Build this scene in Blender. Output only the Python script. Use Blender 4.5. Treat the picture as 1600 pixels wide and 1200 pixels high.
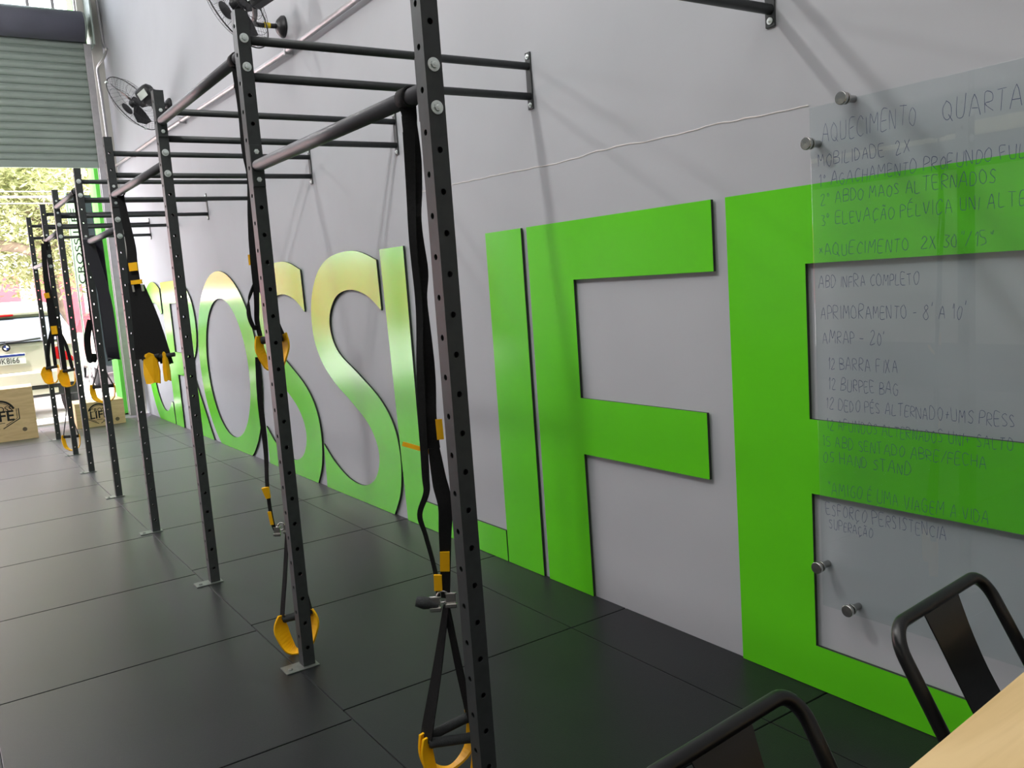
import bpy, bmesh, math, random
from mathutils import Vector, Matrix, noise

for _o in list(bpy.data.objects):
    bpy.data.objects.remove(_o, do_unlink=True)
S = bpy.context.scene
C = S.collection
R = math.radians

# ------------------------------------------------------------------ camera
# world: the long grey wall is the plane x = 0, the room lies at x < 0, +y runs to the street, z is up (metres)
CAM = Vector((-2.3656, -0.5923, 1.4611))
YAW, PITCH, ROLL, FPX = R(33.935), R(-7.0777), R(-4.0896), 1350.58
fwd = Vector((math.sin(YAW) * math.cos(PITCH), math.cos(YAW) * math.cos(PITCH), math.sin(PITCH)))
rgt = Vector((math.cos(YAW), -math.sin(YAW), 0))
upv = rgt.cross(fwd)
cr = math.cos(ROLL) * rgt + math.sin(ROLL) * upv
cu = -math.sin(ROLL) * rgt + math.cos(ROLL) * upv
cam_d = bpy.data.cameras.new('camera')
cam_o = bpy.data.objects.new('camera', cam_d)
C.objects.link(cam_o)
cam_o.matrix_world = Matrix(((cr.x, cu.x, -fwd.x, CAM.x), (cr.y, cu.y, -fwd.y, CAM.y), (cr.z, cu.z, -fwd.z, CAM.z), (0, 0, 0, 1)))
cam_d.sensor_fit = 'HORIZONTAL'
cam_d.sensor_width = 36
cam_d.lens = FPX * 36 / 1600
cam_d.clip_start = 0.02
cam_d.clip_end = 300
S.camera = cam_o

# ------------------------------------------------------------------ light
S.view_settings.view_transform = 'Standard'
S.view_settings.look = 'None'
S.view_settings.exposure = 0.0
S.view_settings.gamma = 1.0
S.view_settings.use_curve_mapping = False

wd = bpy.data.worlds.new('sky')
S.world = wd
wd.use_nodes = True
bg = wd.node_tree.nodes['Background']
bg.inputs[0].default_value = (0.96, 0.935, 1.0, 1)
bg.inputs[1].default_value = 9.0


def lamp(kind, name, loc, energy, color=(1, 1, 1), **kw):
    d = bpy.data.lights.new(name, kind)
    d.energy = energy
    d.color = color
    for k, v in kw.items():
        setattr(d, k, v)
    o = bpy.data.objects.new(name, d)
    C.objects.link(o)
    o.location = loc
    return o


sun = lamp('SUN', 'sun', (0, 0, 30), 24.0, (1.0, 0.98, 0.95), angle=R(2))
sun.rotation_euler = (Vector((0.30, 0.08, -1.0)).to_track_quat('-Z', 'Y')).to_euler()
for ly, le in ((2.9, 165), (5.85, 115), (8.8, 80)):
    lamp('POINT', 'ceiling_lamp_light', (-2.9, ly, 4.35), le, (1.0, 0.98, 0.95), shadow_soft_size=0.07)

fill_light = lamp('AREA', 'soft_fill_light', (-3.4, 0.6, 6.1), 200, (1.0, 0.99, 0.97), shape='RECTANGLE', size=5.0, size_y=7.0)  # unseen soft fill added overhead to brighten the near end, not a fixture


# ------------------------------------------------------------------ materials
def mat(name, col, rough=0.5, metal=0.0, spec=0.5, nscale=0, namp=0.0, bump=0.0, bscale=200, coat=0.0, emis=None, coords='Object'):
    m = bpy.data.materials.new(name)
    m.use_nodes = True
    nt = m.node_tree
    b = nt.nodes['Principled BSDF']
    b.inputs['Base Color'].default_value = (*col, 1)
    b.inputs['Roughness'].default_value = rough
    b.inputs['Metallic'].default_value = metal
    b.inputs['Specular IOR Level'].default_value = spec
    if coat:
        b.inputs['Coat Weight'].default_value = coat
        b.inputs['Coat Roughness'].default_value = 0.05
    if emis:
        b.inputs['Emission Color'].default_value = (*emis[0], 1)
        b.inputs['Emission Strength'].default_value = emis[1]
    tc = nt.nodes.new('ShaderNodeTexCoord')
    if namp:
        n = nt.nodes.new('ShaderNodeTexNoise')
        n.inputs['Scale'].default_value = nscale
        n.inputs['Detail'].default_value = 6
        nt.links.new(tc.outputs[coords], n.inputs['Vector'])
        r = nt.nodes.new('ShaderNodeValToRGB')
        r.color_ramp.elements[0].position = 0.3
        r.color_ramp.elements[1].position = 0.7
        lo = [max(0, c * (1 - namp)) for c in col]
        hi = [min(1, c * (1 + namp)) for c in col]
        r.color_ramp.elements[0].color = (*lo, 1)
        r.color_ramp.elements[1].color = (*hi, 1)
        nt.links.new(n.outputs['Fac'], r.inputs[0])
        nt.links.new(r.outputs[0], b.inputs['Base Color'])
    if bump:
        n2 = nt.nodes.new('ShaderNodeTexNoise')
        n2.inputs['Scale'].default_value = bscale
        n2.inputs['Detail'].default_value = 4
        nt.links.new(tc.outputs[coords], n2.inputs['Vector'])
        bp = nt.nodes.new('ShaderNodeBump')
        bp.inputs['Strength'].default_value = bump
        bp.inputs['Distance'].default_value = 0.01
        nt.links.new(n2.outputs['Fac'], bp.inputs['Height'])
        nt.links.new(bp.outputs[0], b.inputs['Normal'])
    return m


def lin(r, g, b):
    f = lambda c: ((c / 255 + 0.055) / 1.055) ** 2.4 if c > 10 else c / 255 / 12.92
    return (f(r), f(g), f(b))


M = {}
M['wall'] = mat('painted plaster', lin(180, 182, 187), 0.75, 0, 0.25, 1.3, 0.035, 0.10, 14)
M['wall2'] = mat('pale plaster', lin(200, 198, 190), 0.8, 0, 0.2, 1.1, 0.05)
M['blind'] = mat('cream blind', lin(236, 232, 196), 0.8, 0, 0.2, 1.1, 0.03)
M['dado'] = mat('blue grey dado', lin(74, 82, 90), 0.7, 0, 0.2, 1.1, 0.05)
M['crack'] = mat('crack filler', lin(214, 210, 208), 0.85, 0, 0.2)
M['ceil'] = mat('ceiling paint', lin(205, 205, 205), 0.9)
M['rubber'] = mat('rubber mat', lin(28, 30, 31), 0.34, 0, 0.25, 2.2, 0.16, 0.08, 260)
M['under'] = mat('mat joint', lin(22, 22, 23), 0.9)
M['green'] = mat('green laminate', lin(98, 210, 32), 0.17, 0, 0.32, 3.0, 0.03)
M['edge'] = mat('dark letter edge', lin(38, 44, 38), 0.6)
M['black'] = mat('black powder coat', lin(56, 59, 60), 0.45, 0, 0.32, 40, 0.1)
M['bar'] = mat('dark grey bar', lin(88, 88, 93), 0.5, 0, 0.4, 30, 0.08)
M['zinc'] = mat('zinc', lin(222, 230, 228), 0.35, 0.55, 0.5, 60, 0.1)
M['steel'] = mat('galvanised pipe', lin(176, 174, 176), 0.42, 0.6, 0.5, 15, 0.08)
M['plate'] = mat('base plate', lin(120, 124, 122), 0.4, 0.6, 0.5, 40, 0.15)
M['strap'] = mat('black webbing', lin(24, 24, 25), 0.8, 0, 0.25, 120, 0.2, 0.3, 500)
M['band'] = mat('rubber band', lin(40, 40, 48), 0.35, 0, 0.5)
M['yellow'] = mat('yellow nylon', lin(255, 188, 12), 0.45, 0, 0.4, 25, 0.06)
M['grip'] = mat('foam grip', lin(48, 50, 51), 0.75, 0, 0.3, 90, 0.12, 0.3, 300)
M['chrome'] = mat('brushed steel', lin(200, 198, 195), 0.22, 1.0, 0.5, 60, 0.05)
M['chair'] = mat('black gloss metal', lin(16, 16, 17), 0.28, 0, 0.5, 30, 0.1)
M['shutter'] = mat('shutter paint', lin(150, 162, 154), 0.5, 0.1, 0.4, 3, 0.06)
M['drum'] = mat('rolled shutter', lin(108, 108, 120), 0.5, 0.1, 0.4, 3, 0.08)
M['concrete'] = mat('pavement concrete', lin(216, 213, 212), 0.85, 0, 0.2, 3, 0.12)
M['asphalt'] = mat('street asphalt', lin(190, 188, 190), 0.9, 0, 0.2, 2, 0.12)
M['redwall'] = mat('red paint', lin(214, 96, 106), 0.8, 0, 0.2, 2, 0.12)
M['cream'] = mat('cream render', lin(228, 226, 226), 0.85, 0, 0.2, 2, 0.06)
M['pillar'] = mat('green outdoor paint', lin(92, 190, 72), 0.7, 0, 0.3, 3, 0.05)
M['bark'] = mat('bark', lin(112, 98, 84), 0.9, 0, 0.2, 8, 0.3, 0.5, 20)
M['cable'] = mat('cable sheath', lin(120, 112, 124), 0.6)
M['carpaint'] = mat('pale car paint', lin(206, 200, 186), 0.3, 0.15, 0.5, 3, 0.02, coat=0.6)
M['carglass'] = mat('car glass', lin(70, 76, 82), 0.05, 0.25, 0.9)
M['carblack'] = mat('car plastic', lin(40, 40, 42), 0.6)
M['tyre'] = mat('tyre', lin(28, 28, 29), 0.85)
M['lampred'] = mat('tail lamp red', lin(190, 22, 30), 0.2, 0, 0.6)
M['platewhite'] = mat('plate white', lin(226, 226, 222), 0.5)
M['plateblue'] = mat('plate blue', lin(30, 52, 130), 0.5)
M['ink'] = mat('print black', lin(28, 28, 28), 0.8)
M['white'] = mat('white print', lin(235, 235, 235), 0.6)
M['navy'] = mat('navy fabric', lin(52, 50, 66), 0.8, 0, 0.2, 60, 0.1)
M['sticker'] = mat('motor sticker', lin(198, 204, 198), 0.45, 0.1, 0.5, 20, 0.08)
M['yelsticker'] = mat('yellow sticker', lin(222, 196, 20), 0.5)
M['fan'] = mat('fan black', lin(34, 34, 37), 0.45, 0, 0.5, 20, 0.1)
M['marker'] = mat('marker ink', lin(58, 66, 100), 0.7)

M['rubber'].node_tree.nodes['Principled BSDF'].inputs['Specular Tint'].default_value = (0.95, 0.92, 1.0, 1)
for _k, _v in (('Sheen Weight', 0.8), ('Sheen Roughness', 0.22), ('Sheen Tint', (0.92, 0.88, 1.0, 1))):
    M['rubber'].node_tree.nodes['Principled BSDF'].inputs[_k].default_value = _v


# plywood / table wood with stretched grain
def wood(name, c1, c2, scale, rough, dist=4.0, sx=(1, 12, 12)):
    m = mat(name, c1, rough, 0, 0.4)
    nt = m.node_tree
    b = nt.nodes['Principled BSDF']
    tc = nt.nodes.new('ShaderNodeTexCoord')
    mp = nt.nodes.new('ShaderNodeMapping')
    mp.inputs['Scale'].default_value = sx
    n = nt.nodes.new('ShaderNodeTexNoise')
    n.inputs['Scale'].default_value = scale
    n.inputs['Detail'].default_value = 8
    n.inputs['Distortion'].default_value = dist
    r = nt.nodes.new('ShaderNodeValToRGB')
    r.color_ramp.elements[0].position = 0.35
    r.color_ramp.elements[1].position = 0.68
    r.color_ramp.elements[0].color = (*c2, 1)
    r.color_ramp.elements[1].color = (*c1, 1)
    nt.links.new(tc.outputs['Object'], mp.inputs[0])
    nt.links.new(mp.outputs[0], n.inputs['Vector'])
    nt.links.new(n.outputs['Fac'], r.inputs[0])
    nt.links.new(r.outputs[0], b.inputs['Base Color'])
    return m


M['ply'] = wood('plywood', lin(230, 202, 156), lin(212, 182, 136), 2.0, 0.6, 1.5, (1.5, 3, 9))
M['table'] = wood('table laminate', lin(226, 196, 146), lin(208, 176, 124), 1.6, 0.42, 0.8, (1.2, 14, 14))

# thin clear sheet: mostly transmitted, a mirror layer, and a little wiped-ink film
def sheet(name, tint, film, filmcol):
    m = bpy.data.materials.new(name)
    m.use_nodes = True
    nt = m.node_tree
    nt.nodes.clear()
    out = nt.nodes.new('ShaderNodeOutputMaterial')
    tr = nt.nodes.new('ShaderNodeBsdfTransparent')
    tr.inputs[0].default_value = (*tint, 1)
    gl = nt.nodes.new('ShaderNodeBsdfGlossy')
    gl.inputs['Roughness'].default_value = 0.015
    fr = nt.nodes.new('ShaderNodeFresnel')
    fr.inputs[0].default_value = 1.5
    mu = nt.nodes.new('ShaderNodeMath')
    mu.operation = 'MULTIPLY'
    mu.inputs[1].default_value = 1.7
    mu.use_clamp = True
    df = nt.nodes.new('ShaderNodeBsdfDiffuse')
    df.inputs[0].default_value = (*filmcol, 1)
    m1 = nt.nodes.new('ShaderNodeMixShader')
    m2 = nt.nodes.new('ShaderNodeMixShader')
    if film:
        tc = nt.nodes.new('ShaderNodeTexCoord')
        n = nt.nodes.new('ShaderNodeTexNoise')
        n.inputs['Scale'].default_value = 5
        n.inputs['Detail'].default_value = 5
        nt.links.new(tc.outputs['Object'], n.inputs['Vector'])
        mr = nt.nodes.new('ShaderNodeMapRange')
        mr.inputs[1].default_value = 0.3
        mr.inputs[2].default_value = 0.7
        mr.inputs[3].default_value = film * 0.6
        mr.inputs[4].default_value = film * 1.4
        nt.links.new(n.outputs['Fac'], mr.inputs[0])
        nt.links.new(mr.outputs[0], m1.inputs[0])
    else:
        m1.inputs[0].default_value = 0
    nt.links.new(tr.outputs[0], m1.inputs[1])
    nt.links.new(df.outputs[0], m1.inputs[2])
    ge = nt.nodes.new('ShaderNodeNewGeometry')
    iv = nt.nodes.new('ShaderNodeMath')
    iv.operation = 'SUBTRACT'
    iv.inputs[0].default_value = 1.0
    nt.links.new(ge.outputs['Backfacing'], iv.inputs[1])
    m3 = nt.nodes.new('ShaderNodeMath')
    m3.operation = 'MULTIPLY'
    nt.links.new(fr.outputs[0], m3.inputs[0])
    nt.links.new(iv.outputs[0], m3.inputs[1])
    nt.links.new(m3.outputs[0], mu.inputs[0])
    nt.links.new(mu.outputs[0], m2.inputs[0])
    nt.links.new(m1.outputs[0], m2.inputs[1])
    nt.links.new(gl.outputs[0], m2.inputs[2])
    nt.links.new(m2.outputs[0], out.inputs[0])
    return m


M['glass'] = sheet('clear board', (0.95, 0.975, 0.972), 0.02, lin(150, 160, 168))
M['pane'] = sheet('window glass', (0.9, 0.94, 0.95), 0.0, (0.5, 0.5, 0.5))

# leaves with translucency
def leafmat(name, c1, c2):
    m = mat(name, c1, 0.6, 0, 0.3)
    nt = m.node_tree
    b = nt.nodes['Principled BSDF']
    g = nt.nodes.new('ShaderNodeNewGeometry')
    r = nt.nodes.new('ShaderNodeValToRGB')
    r.color_ramp.elements[0].color = (*c1, 1)
    r.color_ramp.elements[1].color = (*c2, 1)
    nt.links.new(g.outputs['Random Per Island'], r.inputs[0])
    nt.links.new(r.outputs[0], b.inputs['Base Color'])
    t = nt.nodes.new('ShaderNodeBsdfTranslucent')
    nt.links.new(r.outputs[0], t.inputs[0])
    mx = nt.nodes.new('ShaderNodeMixShader')
    mx.inputs[0].default_value = 0.35
    out = nt.nodes['Material Output']
    nt.links.new(b.outputs[0], mx.inputs[1])
    nt.links.new(t.outputs[0], mx.inputs[2])
    nt.links.new(mx.outputs[0], out.inputs[0])
    return m


M['leaf'] = leafmat('leaf', lin(112, 122, 74), lin(200, 202, 150))


# ------------------------------------------------------------------ helpers
def crom(pts, n=6, closed=False):
    """Catmull-Rom through points"""
    P = [Vector(p) for p in pts]
    L = len(P)
    out = []
    rng = range(L) if closed else range(L - 1)
    for i in rng:
        p0 = P[(i - 1) % L] if closed or i > 0 else P[0]
        p1 = P[i]
        p2 = P[(i + 1) % L]
        p3 = P[(i + 2) % L] if closed or i + 2 < L else P[-1]
        for k in range(n):
            t = k / n
            out.append(0.5 * ((2 * p1) + (p2 - p0) * t + (2 * p0 - 5 * p1 + 4 * p2 - p3) * t * t + (3 * p1 - p0 - 3 * p2 + p3) * t ** 3))
    if not closed:
        out.append(P[-1].copy())
    return out


class MB:
    def __init__(self):
        self.bm = bmesh.new()
        self.mi = 0

    def face(self, vs):
        try:
            f = self.bm.faces.new(vs)
            f.material_index = self.mi
            return f
        except ValueError:
            return None

    def box(self, a, b, bevel=0.0, mtx=None):
        a, b = Vector(a), Vector(b)
        co = [(x, y, z) for x in (a.x, b.x) for y in (a.y, b.y) for z in (a.z, b.z)]
        v = [self.bm.verts.new(c) for c in co]
        fs = [self.face([v[i] for i in q]) for q in ((0, 1, 3, 2), (4, 6, 7, 5), (0, 4, 5, 1), (2, 3, 7, 6), (0, 2, 6, 4), (1, 5, 7, 3))]
        if bevel:
            es = list({e for f in fs for e in f.edges})
            r = bmesh.ops.bevel(self.bm, geom=es, offset=bevel, segments=2, affect='EDGES', profile=0.6)
            v = list({x for f in r['faces'] for x in f.verts} | {x for x in v if x.is_valid})
            for f in r['faces']:
                f.material_index = self.mi
        if mtx is not None:
            bmesh.ops.transform(self.bm, matrix=mtx, verts=[x for x in v if x.is_valid])
        return self

    def tube(self, pts, r, seg=12, caps=True, radii=None):
        P = [Vector(p) for p in pts]
        rings = []
        prev = None
        for i, p in enumerate(P):
            if i == 0:
                t = P[1] - P[0]
            elif i == len(P) - 1:
                t = P[-1] - P[-2]
            else:
                t = (P[i + 1] - P[i]).normalized() + (P[i] - P[i - 1]).normalized()
            t.normalize()
            if prev is None:
                ref = Vector((0, 0, 1)) if abs(t.z) < 0.9 else Vector((1, 0, 0))
                nrm = t.cross(ref).normalized()
            else:
                nrm = (prev - t * prev.dot(t)).normalized()
            prev = nrm
            bi = t.cross(nrm)
            rr = radii[i] if radii else r
            rings.append([self.bm.verts.new(p + (nrm * math.cos(2 * math.pi * k / seg) + bi * math.sin(2 * math.pi * k / seg)) * rr) for k in range(seg)])
        for a, b in zip(rings, rings[1:]):
            for k in range(seg):
                f = self.face([a[k], a[(k + 1) % seg], b[(k + 1) % seg], b[k]])
                if f:
                    f.smooth = True
        if caps:
            self.face(list(reversed(rings[0])))
            self.face(rings[-1])
        return self

    def ring(self, cen, nrm, rad, r, seg=48, s2=8):
        nrm = Vector(nrm).normalized()
        ref = Vector((0, 0, 1)) if abs(nrm.z) < 0.9 else Vector((1, 0, 0))
        u = nrm.cross(ref).normalized()
        w = nrm.cross(u)
        c = Vector(cen)
        rr = []
        for i in range(seg):
            a = 2 * math.pi * i / seg
            d = u * math.cos(a) + w * math.sin(a)
            rr.append([self.bm.verts.new(c + d * (rad + r * math.cos(2 * math.pi * k / s2)) + nrm * r * math.sin(2 * math.pi * k / s2)) for k in range(s2)])
        for i in range(seg):
            a, b = rr[i], rr[(i + 1) % seg]
            for k in range(s2):
                f = self.face([a[k], b[k], b[(k + 1) % s2], a[(k + 1) % s2]])
                if f:
                    f.smooth = True
        return self

    def ribbon(self, pts, wdirs, width, th=0.003):
        """flat strap along pts; wdirs one vector or a list (interpolated), width number or list"""
        P = [Vector(p) for p in pts]
        n = len(P)
        wl = wdirs if isinstance(wdirs[0], (tuple, list, Vector)) else [wdirs]
        wdl = width if isinstance(width, (list, tuple)) else [width]

        def smp(lst, t):
            if len(lst) == 1:
                return lst[0]
            x = t * (len(lst) - 1)
            i = min(int(x), len(lst) - 2)
            f = x - i
            if isinstance(lst[0], (int, float)):
                return lst[i] * (1 - f) + lst[i + 1] * f
            return Vector(lst[i]) * (1 - f) + Vector(lst[i + 1]) * f
        rows = []
        for i, p in enumerate(P):
            t = i / (n - 1)
            tan = (P[min(i + 1, n - 1)] - P[max(i - 1, 0)]).normalized()
            wv = Vector(smp(wl, t))
            wv = (wv - tan * wv.dot(tan)).normalized()
            nv = tan.cross(wv)
            hw = smp(wdl, t) / 2
            rows.append([self.bm.verts.new(p + wv * a * hw + nv * b * th / 2) for a, b in ((-1, -1), (1, -1), (1, 1), (-1, 1))])
        for a, b in zip(rows, rows[1:]):
            for k in range(4):
                self.face([a[k], a[(k + 1) % 4], b[(k + 1) % 4], b[k]])
        self.face(list(reversed(rows[0])))
        self.face(rows[-1])
        return self

    def lathe(self, prof, cen, axis, seg=24, smooth_all=False):
        """prof: list of (radius, height along axis)"""
        ax = Vector(axis).normalized()
        ref = Vector((0, 0, 1)) if abs(ax.z) < 0.9 else Vector((1, 0, 0))
        u = ax.cross(ref).normalized()
        w = ax.cross(u)
        c = Vector(cen)
        rings = []
        for r, h in prof:
            if r < 1e-6:
                rings.append([self.bm.verts.new(c + ax * h)])
            else:
                rings.append([self.bm.verts.new(c + ax * h + (u * math.cos(2 * math.pi * k / seg) + w * math.sin(2 * math.pi * k / seg)) * r) for k in range(seg)])
        for (a_r, a_h), (b_r, b_h), a, b in zip(prof, prof[1:], rings, rings[1:]):
            for k in range(seg):
                k2 = (k + 1) % seg
                if len(a) == 1 and len(b) == 1:
                    continue
                if len(a) == 1:
                    f = self.face([a[0], b[k2], b[k]])
                elif len(b) == 1:
                    f = self.face([a[k], a[k2], b[0]])
                else:
                    f = self.face([a[k], a[k2], b[k2], b[k]])
                if f:
                    f.smooth = smooth_all or abs(b_h - a_h) > abs(b_r - a_r) * 0.6
        return self

    def poly(self, pts):
        return self.face([self.bm.verts.new(p) for p in pts])

    def prism(self, pts, off):
        """polygon extruded by vector off"""
        off = Vector(off)
        a = [self.bm.verts.new(Vector(p)) for p in pts]
        b = [self.bm.verts.new(Vector(p) + off) for p in pts]
        self.face(a)
        self.face(list(reversed(b)))
        n = len(a)
        for i in range(n):
            self.face([a[i], b[i], b[(i + 1) % n], a[(i + 1) % n]])
        return self

    def build(self, name, mats, parent=None, smooth=False, origin=None):
        bmesh.ops.recalc_face_normals(self.bm, faces=self.bm.faces)
        me = bpy.data.meshes.new(name)
        if smooth:
            for f in self.bm.faces:
                f.smooth = True
        org = Vector(origin) if origin is not None else (parent_loc(parent) if parent else Vector((0, 0, 0)))
        if org.length > 0:
            bmesh.ops.translate(self.bm, verts=self.bm.verts, vec=-org)
        self.bm.to_mesh(me)
        self.bm.free()
        for m_ in (mats if isinstance(mats, (list, tuple)) else [mats]):
            me.materials.append(M[m_])
        return link(me, name, parent, org)


def parent_loc(o):
    """world position of an unrotated object"""
    v = Vector(o.location)
    while o.parent:
        o = o.parent
        v = v + Vector(o.location)
    return v


def link(me, name, parent=None, org=Vector((0, 0, 0))):
    o = bpy.data.objects.new(name, me)
    C.objects.link(o)
    if parent:
        o.parent = parent
        o.location = org - parent_loc(parent)
    else:
        o.location = org
    return o


def tag(o, label=None, cat=None, group=None, kind=None):
    if label:
        o['label'] = label
    if cat:
        o['category'] = cat
    if group:
        o['group'] = group
    if kind:
        o['kind'] = kind
    return o


def thing(name, label, cat, loc, group=None):
    o = bpy.data.objects.new(name, None)
    o.empty_display_size = 0.1
    C.objects.link(o)
    o.location = loc
    return tag(o, label, cat, group)


def struct(o):
    o['kind'] = 'structure'
    return o


def curve_mesh(splines, extrude, name='c'):
    """filled 2D outline(s) -> mesh; splines are lists of (x, y)"""
    cd = bpy.data.curves.new(name, 'CURVE')
    cd.dimensions = '2D'
    cd.fill_mode = 'BOTH'
    cd.extrude = extrude
    for s in splines:
        sp = cd.splines.new('POLY')
        sp.points.add(len(s) - 1)
        for p, q in zip(sp.points, s):
            p.co = (q[0], q[1], 0, 1)
        sp.use_cyclic_u = True
    o = bpy.data.objects.new(name, cd)
    C.objects.link(o)
    dg = bpy.context.evaluated_depsgraph_get()
    me = bpy.data.meshes.new_from_object(o.evaluated_get(dg))
    bpy.data.objects.remove(o)
    bpy.data.curves.remove(cd)
    return me


def text_mesh(txt, size, extrude=0.0005, align='CENTER', offset=0.0):
    cd = bpy.data.curves.new('t', 'FONT')
    cd.body = txt
    cd.size = size
    cd.extrude = extrude
    cd.offset = offset
    cd.align_x = align
    cd.align_y = 'CENTER'
    o = bpy.data.objects.new('t', cd)
    C.objects.link(o)
    dg = bpy.context.evaluated_depsgraph_get()
    me = bpy.data.meshes.new_from_object(o.evaluated_get(dg))
    bpy.data.objects.remove(o)
    bpy.data.curves.remove(cd)
    return me


def mtx(ex, ey, ez, org):
    ex, ey, ez, org = Vector(ex), Vector(ey), Vector(ez), Vector(org)
    return Matrix(((ex.x, ey.x, ez.x, org.x), (ex.y, ey.y, ez.y, org.y), (ex.z, ey.z, ez.z, org.z), (0, 0, 0, 1)))


def join_meshes(items):
    """items: (mesh, matrix, material index) -> one bmesh builder"""
    mb = MB()
    for me, mx, mi in items:
        me.transform(mx)
        n0 = len(mb.bm.faces)
        mb.bm.from_mesh(me)
        mb.bm.faces.ensure_lookup_table()
        for f in mb.bm.faces[n0:]:
            f.material_index = mi
        bpy.data.meshes.remove(me)
    return mb


def copy_tree(o, loc, label=None):
    c = o.copy()
    C.objects.link(c)
    c.location = loc
    if label:
        c['label'] = label
    for ch in o.children:
        d = ch.copy()
        C.objects.link(d)
        d.parent = c
        for g in ch.children:
            e = g.copy()
            C.objects.link(e)
            e.parent = d
    return c


# ------------------------------------------------------------------ room shell
XL, YB, YF, ZC = -6.4, -4.0, 11.75, 6.2
mb = MB()
mb.box((0, YB, -0.1), (0.2, YF, ZC))
wall_r = struct(mb.build('wall_right', 'wall'))
# crack in the plaster along the wall
random.seed(4)
mb = MB()
cp = []
n = 90
for i in range(n + 1):
    t = i / n
    y = 3.72 + (1.16 - 3.72) * t
    z = 1.955 - 0.030 * t + 0.012 * noise.noise((y * 2.2, 3.1, 0)) + 0.006 * noise.noise((y * 14, 7.7, 0))
    cp.append((y, z, 0.0022 + 0.002 * abs(noise.noise((y * 9, 1, 0)))))
for a, b in zip(cp, cp[1:]):
    mb.poly([(-0.0012, a[0], a[1] - a[2]), (-0.0012, b[0], b[1] - b[2]), (-0.0022, b[0], b[1] + b[2] * 0.3), (-0.0022, a[0], a[1] + a[2] * 0.3)])
    mb.poly([(-0.0022, a[0], a[1] + a[2] * 0.3), (-0.0022, b[0], b[1] + b[2] * 0.3), (-0.0002, b[0], b[1] + b[2]), (-0.0002, a[0], a[1] + a[2])])
mb.build('plaster_crack', 'crack', wall_r)

# opposite wall: dark painted above, a pale band of covered glazing between frame rails, dark dado
mb = MB()
mb.box((XL - 0.2, YB, -0.1), (XL, YF, ZC))
wl = struct(mb.build('wall_left', 'dado'))
mb = MB()
mb.box((XL, YB, 0.47), (XL + 0.02, YF, 2.2))
mb.build('pale_panel', 'wall2', wl)
mb = MB()
mb.box((XL, YB, 2.5), (XL + 0.02, YF, 2.64))
mb.build('pale_rail', 'blind', wl)
mb = MB()
mb.box((XL - 0.2, YB - 0.2, -0.1), (0.2, YB, ZC))
struct(mb.build('wall_back', 'wall2'))
mb = MB()
mb.box((XL - 0.2, YB - 0.2, ZC), (0.2, YF + 0.25, ZC + 0.2))
struct(mb.build('ceiling', 'ceil'))
# street wall: jambs beside the shutter, lintel behind the rolled shutter, window band above
mb = MB()
mb.box((-0.13, YF - 0.0, -0.1), (0.2, YF + 0.25, ZC))
mb.box((XL - 0.2, YF, -0.1), (-5.6, YF + 0.25, ZC))
mb.box((-5.6, YF, 4.9), (-0.13, YF + 0.25, 5.12))
mb.box((-5.6, YF, 5.98), (-0.13, YF + 0.25, ZC))
mb.box((-0.24, YF, 5.12), (-0.13, YF + 0.25, 5.98))
struct(mb.build('wall_front', 'wall2'))
mb = MB()
wx = [-5.6, -4.5, -3.4, -2.3, -1.2, -0.78, -0.5, -0.24]
for x in wx:
    mb.box((x - 0.018, YF + 0.08, 5.12), (x + 0.018, YF + 0.13, 5.98))
mb.box((-5.6, YF + 0.08, 5.12), (-0.24, YF + 0.13, 5.15))
mb.box((-5.6, YF + 0.08, 5.95), (-0.24, YF + 0.13, 5.98))
win = struct(mb.build('window_1', 'steel'))
mb = MB()
mb.box((-5.6, YF + 0.10, 5.12), (-0.24, YF + 0.106, 5.98))
mb.build('pane', 'pane', win)

# floor: rubber mats laid in columns, one metre each, with narrow joints
mb = MB()
cols = [(-0.305, 0.0, 1.14), (-1.322, -0.305, 1.14), (-2.33, -1.322, 1.06), (-3.34, -2.33, 0.9), (-4.35, -3.34, 1.1), (-5.36, -4.35, 0.8), (XL, -5.36, 1.0)]
g = 0.003
for x0, x1, ph in cols:
    ys = []
    k = -6
    while True:
        y = ph + k * 1.02
        if y > 11.5:
            break
        ys.append(y)
        k += 1
    ys = [YB] + [y for y in ys if YB < y < 11.4] + [11.62]
    for a, b in zip(ys, ys[1:]):
        mb.box((x0 + g * 0.6, a + g, -0.02), (x1 - g * 0.6, b - g, 0.0), bevel=0.0025)
fl = struct(mb.build('floor', 'rubber'))
mb = MB()
mb.box((XL, YB, -0.1), (0.0, 11.62, -0.014))
mb.build('mat_joint', 'under', fl)

# threshold strip and outside ground
mb = MB()
mb.box((-5.6, 11.62, -0.1), (-0.13, 12.05, -0.03), bevel=0.01)
struct(mb.build('trim_1', 'plate'))
mb = MB()
mb.box((-14, 12.05, -0.3), (14, 17.0, -0.012))
struct(mb.build('pavement', 'concrete'))
mb = MB()
mb.box((-30, 17.0, -0.4), (30, 60, -0.14))
struct(mb.build('street', 'asphalt'))
mb = MB()
mb.box((-0.235, 12.05, -0.1), (0.2, 12.5, 6.4))
struct(mb.build('column_green', 'pillar'))

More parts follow.
